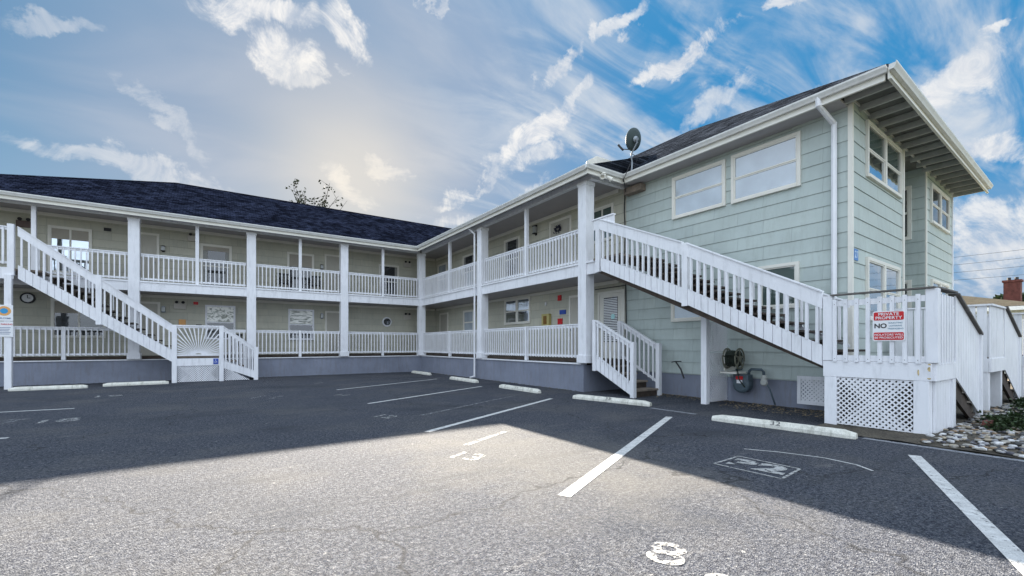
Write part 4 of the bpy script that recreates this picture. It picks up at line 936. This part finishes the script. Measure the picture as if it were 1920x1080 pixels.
# private property sign
sg = thing('warning_sign', 'white and red private property sign hung on the corner landing rail', 'sign', (8.72, 2.33, 1.7))
SX = 8.735; u_ = Vector((0, -1, 0)); k_ = Vector((0, 0, 1)); sc = Vector((SX, 2.33, 1.70))
def rrect(w_, h_, r, cy, m, x, name, th=.004):
    b = MB(); pts = []
    for qx, qz, st_ in ((1, 1, 0), (-1, 1, 90), (-1, -1, 180), (1, -1, 270)):
        for i in range(5): an = R(st_ + i * 22.5); pts.append((qx * (w_ / 2 - r) + r * math.cos(an), cy + qz * (h_ / 2 - r) + r * math.sin(an)))
    b.wprism(((SX, 2.33), (0, -1), (-1, 0)), [(a, 1.70 + c_) for a, c_ in pts], x, x + th); return b.build(name, m, sg)
rrect(.40, .47, .03, 0, SIGNWHITE, .0, 'sign_board', .006)
rrect(.37, .13, .02, .155, REDSIGN, .0075, 'red_panel', .002); rrect(.37, .12, .02, -.16, REDSIGN, .0075, 'red_panel', .002)
t = MB()
for s_, yy, sz in (('PRIVATE', .184, .064), ('PROPERTY', .126, .064), ('VIOLATORS WILL', -.138, .043), ('BE PROSECUTED', -.184, .043)):
    text_mb(t, s_, sc + k_ * yy + Vector((-.010, 0, 0)), u_, k_, sz, .002, bold=.012, sx=1.08)
t.build('lettering', SIGNWHITE, sg)
t = MB(); text_mb(t, 'NO', sc + u_ * -.10 + k_ * .0 + Vector((-.007, 0, 0)), u_, k_, .10, .002, bold=.03); t.build('lettering', BLACK, sg)
t = MB()
for s_, yy in (('SOLICITING', .045), ('LOITERING', .0), ('TRESPASSING', -.045)): text_mb(t, s_, sc + u_ * .085 + k_ * yy + Vector((-.007, 0, 0)), u_, k_, .032, .002, bold=.01)
t.build('lettering', mat('teal_lettering', (.08, .22, .32), .5), sg)
# notice on the left post
ns = thing('parking_sign', 'white notice with orange and blue round logo on the left stair post', 'sign', (-5.4, 20.28, 2.1))
MB().box(-5.60, -5.22, 20.275, 20.295, 2.16, 2.66).box(-5.60, -5.22, 20.275, 20.295, 1.66, 2.14).build('sign_board', SIGNWHITE, ns)
MB().disc((-5.41, 20.274, 2.47), (0, -1, 0), [(.15, 0), (.15, .003)], 20).build('logo_ring', ORANGE, ns)
MB().disc((-5.41, 20.270, 2.47), (0, -1, 0), [(.085, 0), (.085, .003)], 20).build('logo_centre', TEAL, ns)
t = MB(); text_mb(t, 'NO PARKING', (-5.41, 20.272, 2.05), X_, k_, .06, .002, bold=.02); t.build('lettering', REDSIGN, ns)
SLATE = mat('slate_lettering', (.12, .17, .3), .5)
text_mb(MB(), 'WELCOME', (-5.41, 20.272, 2.24), X_, k_, .06, .002, bold=.02).build('lettering', SLATE, ns)
for i in range(5): MB().box(-5.56 + .01 * (i % 2), -5.27 - .02 * (i % 3), 20.2695, 20.2705, 1.94 - i * .05, 1.955 - i * .05).build('small_print', SLATE, ns)

# satellite dish
ds = thing('satellite_dish', 'grey satellite dish on a bent mast above the gutter corner', 'satellite dish', (10.16, 8.62, 6.45))
dc = Vector((10.15, 8.52, 7.40)); dn = Vector((.16, .95, .30)).normalized()
prof = [(.001, .0), (.10, .006), (.2, .025), (.25, .05), (.275, .065), (.275, .052), (.2, .01), (.001, -.02)]
b = MB(); dd = MB().disc(dc, dn, prof, 32)
for i, v in enumerate(dd.v):
    r = Vector(v) - dc; r.z *= 1.18; dd.v[i] = tuple(dc + r)
DISH = mat('dish_grey', (.05, .07, .07), .5, .08, spec=.2)
dd.build('reflector', DISH, ds, smooth=True)
MB().tube([dc - dn * .02, dc - dn * .12 + Vector((0, 0, -.10)), (10.12, 8.62, 7.0), (10.16, 8.62, 6.75), (10.14, 8.62, 6.5)], .024, 8).build('mast', GREYMET, ds)
arm_end = dc + dn * .46 + Vector((-.12, .0, -.24)); st_ = dc + Vector((-.02, .02, -.30))
MB().tube([st_, arm_end + Vector((0, 0, -.03))], .014, 6).build('feed_arm', BLACK, ds)
MB().tube([arm_end + Vector((.03, -.02, -.06)), arm_end + Vector((-.02, .05, .04)), arm_end + Vector((-.05, .1, .12))], [.035, .03, .035], 8).build('receiver', BLACK, ds)
MB().disc(dc - dn * .03, -dn, [(.05, 0), (.09, .02), (.05, .09)], 10).build('bracket', GREYMET, ds)
MB().tube([(10.14, 8.66, 6.75), (10.05, 8.72, 6.5), (10.0, 8.8, 6.3), (10.3, 9.0, 6.12), (10.6, 9.25, 6.1)], .012, 6).tube([(10.14, 8.6, 7.0), (10.28, 8.5, 6.9), (10.2, 8.6, 6.6)], .01, 6).build('cable', BLACK, ds)
# floodlight under the corner of the wing
fo = thing('floodlight', 'white twin floodlight under the gutter corner of the right wing', 'floodlight', (9.2, 8.85, 6.3))
MB().disc((9.22, 8.86, 6.32), (0, -.3, -1), [(.06, 0), (.06, .04)], 12).tube([(9.22, 8.86, 6.34), (9.22, 8.78, 6.22)], .02, 6).build('bracket', TRIM, fo)
for s in (-1, 1): MB().disc((9.22 + s * .08, 8.80, 6.22), (s * .8, -.6, -.7), [(.03, 0), (.05, .06), (.075, .16), (.065, .165), (.03, .1)], 14).build('lamp_head', TRIM, fo, smooth=False)
# hose reel
hr = thing('hose_reel', 'wall-mounted garden hose reel coiled with a dark hose', 'hose reel', (10.3, 5.75, 1.05))
cx_, cy_, cz_ = 10.25, 5.62, 1.08
for yy in (cy_ - .13, cy_ + .17):
    m = MB(); pr_ = []
    for i in range(25): an = 2 * math.pi * i / 24; pr_.append((cx_ + .205 * math.cos(an), yy, cz_ + .235 * math.sin(an)))
    m.tube(pr_, .02, 6)
    for i in range(5): an = 2 * math.pi * i / 5 + .3; m.tube([(cx_, yy, cz_), (cx_ + .195 * math.cos(an), yy, cz_ + .225 * math.sin(an))], .018, 6)
    m.disc((cx_, yy - .02, cz_), (0, 1, 0), [(.07, 0), (.07, .04)], 14)
    m.build('reel_flange', mat('khaki_plastic', (.15, .15, .11), .5, .15), hr)
m = MB()
for k in range(6):
    for r in (.11, .145, .18):
        m.tube([(cx_ + (r + random.uniform(-.01, .01)) * math.cos(a_ * .5236), cy_ - .10 + k * .045, cz_ + (r + random.uniform(-.01, .01)) * math.sin(a_ * .5236)) for a_ in range(13)], .016, 6, False)
m.tube([(cx_ - .05, cy_ - .1, cz_ - .22), (cx_ - .02, cy_ - .12, .6), (cx_ + .1, cy_ - .2, .4)], .014, 6)
m.build('hose', mat('dark_hose', (.03, .04, .03), .5, .3), hr)
MB().box(10.2, 10.69, cy_ + .20, cy_ + .23, .78, 1.25).box(10.15, 10.6, cy_ - .1, cy_ + .3, .72, .76).build('bracket', TRIM, hr)
# gas meter
gm = thing('gas_meter', 'grey gas meter with looped pipe at the foot of the wall under the stair', 'gas meter', (10.5, 5.2, 0))
METER = mat('meter_grey', (.07, .10, .12), .5, .1, 6)
MB().disc((10.47, 5.53, .46), (-1, 0, 0), [(.15, -.12), (.20, -.09), (.20, .09), (.15, .12)], 20).box(10.36, 10.58, 5.35, 5.71, .50, .70).build('meter_body', METER, gm, bevel=.01)
MB().box(10.335, 10.36, 5.47, 5.63, .58, .66).build('red_tag', REDSIGN, gm); MB().box(10.335, 10.36, 5.48, 5.61, .49, .57).build('dial', SIGNWHITE, gm)
MB().tube([(10.47, 5.40, .68), (10.47, 5.38, .78), (10.47, 5.33, .83), (10.47, 5.10, .83), (10.47, 5.05, .78), (10.47, 5.04, .60)], .032, 10).tube([(10.47, 5.04, .60), (10.47, 4.92, .4), (10.47, 4.80, .05)], .018, 8).tube([(10.47, 5.66, .70), (10.47, 5.68, .80), (10.69, 5.68, .82)], .03, 8).build('pipe', METER, gm, smooth=True)
MB().disc((10.47, 5.04, .66), (0, 0, 1), [(.05, -.16), (.065, -.1), (.065, .0), (.04, .05)], 12).disc((10.47, 5.03, .54), (-1, 0, 0), [(.07, 0), (.085, .03), (.06, .07)], 14).build('regulator', mat('regulator_grey', (.42, .43, .4), .4, .1), gm)
# hose bib pipe sticking out
tag(MB().tube([(10.69, 7.35, .95), (10.5, 7.4, .95), (10.4, 7.45, .93)], .015, 6).tube([(10.5, 7.4, .95), (10.45, 7.2, .75), (10.45, 7.1, .5)], .022, 6).build('wall_spigot', BLACK, None, (10.6, 7.4, .7)), 'black pipe and short hose sticking out of the wall beside the short steps', 'spigot')
# balcony chairs
def chair(x, y, label, rz=0, z0=3.84, m=BLACK):
    o = thing('balcony_chair', label, 'chair', (x, y, z0), 'dark balcony chairs'); o.rotation_euler = (0, 0, rz); ORG[o.name] = Vector((0, 0, 0))
    MB().box(-.24, .24, -.22, .24, .40, .43).build('seat', m, o, bevel=.01)
    b = MB()
    for i in range(6): b.hexa([(-.21 + i * .075, .23, .44), (-.16 + i * .075, .23, .44), (-.16 + i * .075, .25, .44), (-.21 + i * .075, .25, .44), (-.21 + i * .075, .33, .92), (-.16 + i * .075, .33, .92), (-.16 + i * .075, .35, .92), (-.21 + i * .075, .35, .92)])
    b.box(-.25, .25, .33, .36, .86, .94); b.build('backrest', m, o)
    for sx in (-1, 1):
        for sy in (-.19, .21): MB().box(sx * .22 - .02, sx * .22 + .02, sy - .02, sy + .02, 0, .40).build('leg', m, o)
        MB().box(sx * .25 - .03, sx * .25 + .03, -.2, .28, .60, .63).box(sx * .25 - .015, sx * .25 + .015, -.18, -.15, .43, .60).build('armrest', m, o)
chair(2.75, 22.75, 'dark chair on the upper walkway left of the middle post in the third bay', .15)
chair(4.05, 22.75, 'dark chair on the upper walkway right of the middle post in the third bay', -.2)
chair(.95, 22.8, 'dark chair on the lower walkway just right of the sunburst panel', .3, .96)

# ------------------------------------------------------------------ stones and plants on the right
a = MB(); rnd = random.Random(3)
def pebble(mb, x, y, zz, s):
    n, rings = 7, 3; i0 = len(mb.v); sx, sy, sz = s * rnd.uniform(.8, 1.5), s * rnd.uniform(.7, 1.1), s * rnd.uniform(.4, .65); an = rnd.uniform(0, 3.14); ca, sa = math.cos(an), math.sin(an)
    for k in range(rings):
        ph = -.6 + 1.5 * k / (rings - 1) * .9
        for j in range(n):
            t = 2 * math.pi * j / n; jit = rnd.uniform(.88, 1.12); lx, ly = sx * math.cos(ph) * math.cos(t) * jit, sy * math.cos(ph) * math.sin(t) * jit
            mb.v.append((x + lx * ca - ly * sa, y + lx * sa + ly * ca, zz + sz * math.sin(ph)))
    for k in range(rings - 1):
        for j in range(n): mb.f.append((i0 + k * n + j, i0 + k * n + (j + 1) % n, i0 + (k + 1) * n + (j + 1) % n, i0 + (k + 1) * n + j))
    mb.f.append(tuple(i0 + (rings - 1) * n + j for j in range(n)))
for i in range(4200):
    x = 8.2 + rnd.random() ** 1.25 * 9; y = rnd.uniform(-2.6, 1.85)
    if x > 10.2 and rnd.random() < .45 and y < .9: continue
    pebble(a, x, y, bedz(x, y) + .02, rnd.uniform(.016, .05))
PEB = bpy.data.materials.new('river_pebbles'); PEB.use_nodes = True; t_ = PEB.node_tree; p_ = t_.nodes['Principled BSDF']; p_.inputs['Roughness'].default_value = .7
g_ = t_.nodes.new('ShaderNodeNewGeometry'); cr = t_.nodes.new('ShaderNodeValToRGB'); t_.links.new(g_.outputs['Random Per Island'], cr.inputs[0])
cols = [(.36, .34, .30), (.10, .10, .12), (.48, .46, .42), (.26, .18, .11), (.34, .34, .36), (.07, .07, .07), (.42, .36, .27), (.66, .66, .66)]
cr.color_ramp.interpolation = 'CONSTANT'
while len(cr.color_ramp.elements) < len(cols): cr.color_ramp.elements.new(.5)
for i, cc in enumerate(cols): cr.color_ramp.elements[i].position = i / len(cols); cr.color_ramp.elements[i].color = (*cc, 1)
nn_ = t_.nodes.new('ShaderNodeTexNoise'); t_.links.new(g_.outputs['Position'], nn_.inputs['Vector']); nn_.inputs['Scale'].default_value = 22; nn_.inputs['Detail'].default_value = 6
vm_ = t_.nodes.new('ShaderNodeVectorMath'); vm_.operation = 'SCALE'; mq_ = t_.nodes.new('ShaderNodeMapRange'); t_.links.new(nn_.outputs['Fac'], mq_.inputs[0]); mq_.inputs[1].default_value = .3; mq_.inputs[2].default_value = .7; mq_.inputs[3].default_value = .45; mq_.inputs[4].default_value = 1.1
t_.links.new(cr.outputs[0], vm_.inputs[0]); t_.links.new(mq_.outputs[0], vm_.inputs['Scale']); t_.links.new(vm_.outputs[0], p_.inputs['Base Color'])
tag(a.build('river_stones', PEB, smooth=True), 'pale rounded river stones covering the bed beside the stairs', 'stones', kind='stuff')
def leaf_bush(name, label, cat, cx, cy, rx, ry, h, nleaf, s, m, z0=.05, group=None, seed=1):
    r = random.Random(seed); o = thing(name, label, cat, (cx, cy, 0), group); lf = MB(); st = MB()
    for i in range(26):
        an, rad = r.uniform(0, 6.28), math.sqrt(r.random()); tx, ty, tz = cx + rx * rad * math.cos(an), cy + ry * rad * math.sin(an), z0 + h * (1 - rad * rad * .5) * r.uniform(.6, 1)
        bx, by = cx + (tx - cx) * .4, cy + (ty - cy) * .4
        st.tube([(bx, by, 0), ((bx + tx) / 2, (by + ty) / 2, tz * .6), (tx, ty, tz)], [.012, .008, .004], 5)
        for k in range(nleaf // 26):
            f = r.uniform(.25, 1); x = bx + (tx - bx) * f + r.gauss(0, .07 * rx + .03); y = by + (ty - by) * f + r.gauss(0, .07 * ry + .03); zz = max(.03, tz * f + r.gauss(0, .05)); d = Vector((r.gauss(0, 1), r.gauss(0, 1), r.gauss(.3, .7))).normalized(); e = d.cross(Vector((r.random(), r.random(), 1))).normalized() * s * .35; d *= s
            c_ = Vector((x, y, zz)); lf.poly([c_ - d * .5, c_ + e, c_ + d * .5, c_ - e])
    st.build('stem', BARK, o); lf.build('foliage', m, o)
SHRUB = mat('shrub_green', (.035, .06, .022), .6, .5, 6)
leaf_bush('low_shrub', 'dark low spreading shrub among the river stones at the right edge', 'shrub', 11.0, 1.2, 1.3, .45, .22, 4200, .06, SHRUB, seed=4)
leaf_bush('low_shrub', 'dark shrub beyond the stones in front of the boarded stairs', 'shrub', 14.2, 1.2, 1.4, .45, .3, 2600, .08, SHRUB, seed=5)
leaf_bush('low_shrub', 'small dark shrub farther along the stone bed', 'shrub', 17.5, 1.0, 1.4, .5, .4, 2000, .09, SHRUB, seed=6)
tag(MB().hexa([(9.98, 1.42, .14), (10.2, 1.40, .14), (10.2, 1.50, .14), (9.98, 1.52, .14), (9.99, 1.43, .21), (10.19, 1.41, .21), (10.19, 1.49, .21), (9.99, 1.51, .21)]).build('loose_brick', BRICK, None, (10.1, 1.46, .14), bevel=.006), 'single red brick lying on the stones beside the landing post', 'brick')

# ------------------------------------------------------------------ neighbours
NB = thing('neighbour_house', 'low neighbouring house with brown hip roof and red brick chimney', 'house', (36, 5, 0))
NW = mat('neighbour_wall', (.6, .6, .56), .7, .05)
wl = MB().box(30, 46, 3.2, 14, 0, 3.15).build('wall', NW, NB)
rf = MB(); e_ = [(29.3, 2.5, 3.1), (46.7, 2.5, 3.1), (46.7, 14.7, 3.1), (29.3, 14.7, 3.1)]; r1, r2 = (34.2, 8.6, 4.7), (42, 8.6, 4.7)
rf.poly([e_[0], e_[1], r2, r1]); rf.poly([e_[1], e_[2], r2]); rf.poly([e_[2], e_[3], r1, r2]); rf.poly([e_[3], e_[0], r1])
rfo = rf.build('roof', FLARE, NB, solid=.05)
MB().box(29.25, 46.75, 2.42, 2.5, 2.95, 3.12).box(29.2, 29.28, 2.5, 14.7, 2.95, 3.12).build('gutter', WHITE, NB)
ch = MB().box(35.7, 36.2, 3.98, 4.6, 3.3, 4.82).box(35.65, 36.25, 3.93, 4.65, 4.82, 4.93).build('chimney', BRICK, rfo)
MB().tube([(35.9, 4.42, 4.93), (35.9, 4.42, 5.08)], .08, 10).tube([(35.95, 4.15, 4.93), (35.95, 4.15, 5.08)], .08, 10).build('chimney_pot', BLACK, rfo)
for x in (31, 34.2, 37.5, 41): 
    f = MB().box(x, x + 1.3, 3.12, 3.19, 1.2, 2.6).build('window', WHITE, NB); MB().box(x + .08, x + 1.22, 3.10, 3.119, 1.28, 2.52).build('pane', GDARK, f)
for y in (5, 9):
    f = MB().box(29.9, 29.99, y, y + 1.4, 1.2, 2.6).build('window', WHITE, NB); MB().box(29.88, 29.899, y + .08, y + 1.32, 1.28, 2.52).build('pane', GDARK, f)
aw = MB()
for i in range(8): aw.hexa([(33.6 + i * .7, 1.1, 2.55), (33.95 + i * .7, 1.1, 2.55), (33.95 + i * .7, 2.4, 3.0), (33.6 + i * .7, 2.4, 3.0), (33.6 + i * .7, 1.1, 2.6), (33.95 + i * .7, 1.1, 2.6), (33.95 + i * .7, 2.4, 3.05), (33.6 + i * .7, 2.4, 3.05)])
aw.build('awning', mat('green_canvas', (.03, .16, .11), .7), NB)

def tree(name, label, x, y, h, crown_r, crown_z, nl, s, seed, lm=LEAF, branches=34, spread=.9):
    r = random.Random(seed); o = thing(name, label, 'tree', (x, y, 0)); tr = MB(); cr_ = MB()
    tr.tube([(x, y, 0), (x + .1, y, h * .3), (x - .1, y + .1, h * .55), (x, y, h * .75)], [.26, .2, .14, .07], 9)
    for i in range(branches):
        z0 = h * r.uniform(.4, .75); an = r.uniform(0, 6.28); rad = crown_r * r.uniform(.35, 1); tz = min(h, z0 + crown_z * r.uniform(.25, 1))
        tip = Vector((x + rad * math.cos(an), y + rad * math.sin(an), tz)); mid = Vector((x + rad * .45 * math.cos(an + .2), y + rad * .45 * math.sin(an + .2), (z0 + tz) / 2 + .1))
        tr.tube([(x, y, z0), mid, tip], [.05, .03, .008], 5)
        for k in range(4):
            tw = mid.lerp(tip, r.uniform(.2, 1)); e = tw + Vector((r.gauss(0, .4), r.gauss(0, .4), abs(r.gauss(.4, .3)))) * spread; tr.tube([tw, e], [.014, .005], 4)
            for q in range(nl):
                c_ = tw.lerp(e, r.uniform(.3, 1.1)) + Vector((r.gauss(0, .07), r.gauss(0, .07), r.gauss(0, .07))); d = Vector((r.gauss(0, 1), r.gauss(0, 1), r.gauss(0, 1))).normalized(); f_ = d.cross(Vector((.3, r.random(), 1))).normalized() * s * .4; d *= s * .6
                cr_.poly([c_ - d, c_ + f_, c_ + d, c_ - f_])
    tr.build('trunk', BARK, o); cr_.build('crown', lm, o)
tree('bare_tree', 'sparse tree with dark twigs and few leaves showing above the left roof', 5.9, 34, 12.5, 2.5, 4.4, 4, .16, 12, branches=70)
tree('bushy_tree', 'dense dark tree behind the neighbouring house', 48, 4.6, 4.6, 2.2, 2.5, 26, .35, 15, SHRUB)
# utility pole and wires far right
up_ = thing('utility_line', 'thin overhead wires crossing low in the sky at the right', 'power line', (60, 4, 0))
for k in range(4): 
    zz = 8.2 + k * .75; MB().tube([(60 + 0.0, -40 + i * 8, zz - .5 * math.sin(math.pi * i / 10)) for i in range(11)], .014, 5).build('wire', BLACK, up_)
MB().tube([(60, -40, 0), (60, -40, 11)], .15, 8).tube([(60, 40, 0), (60, 40, 11)], .15, 8).build('pole', BARK, up_)
MB().tube([(60, -40, z_) for z_ in (8.1, 10.6)], .05, 6).build('crossarm', BARK, up_)
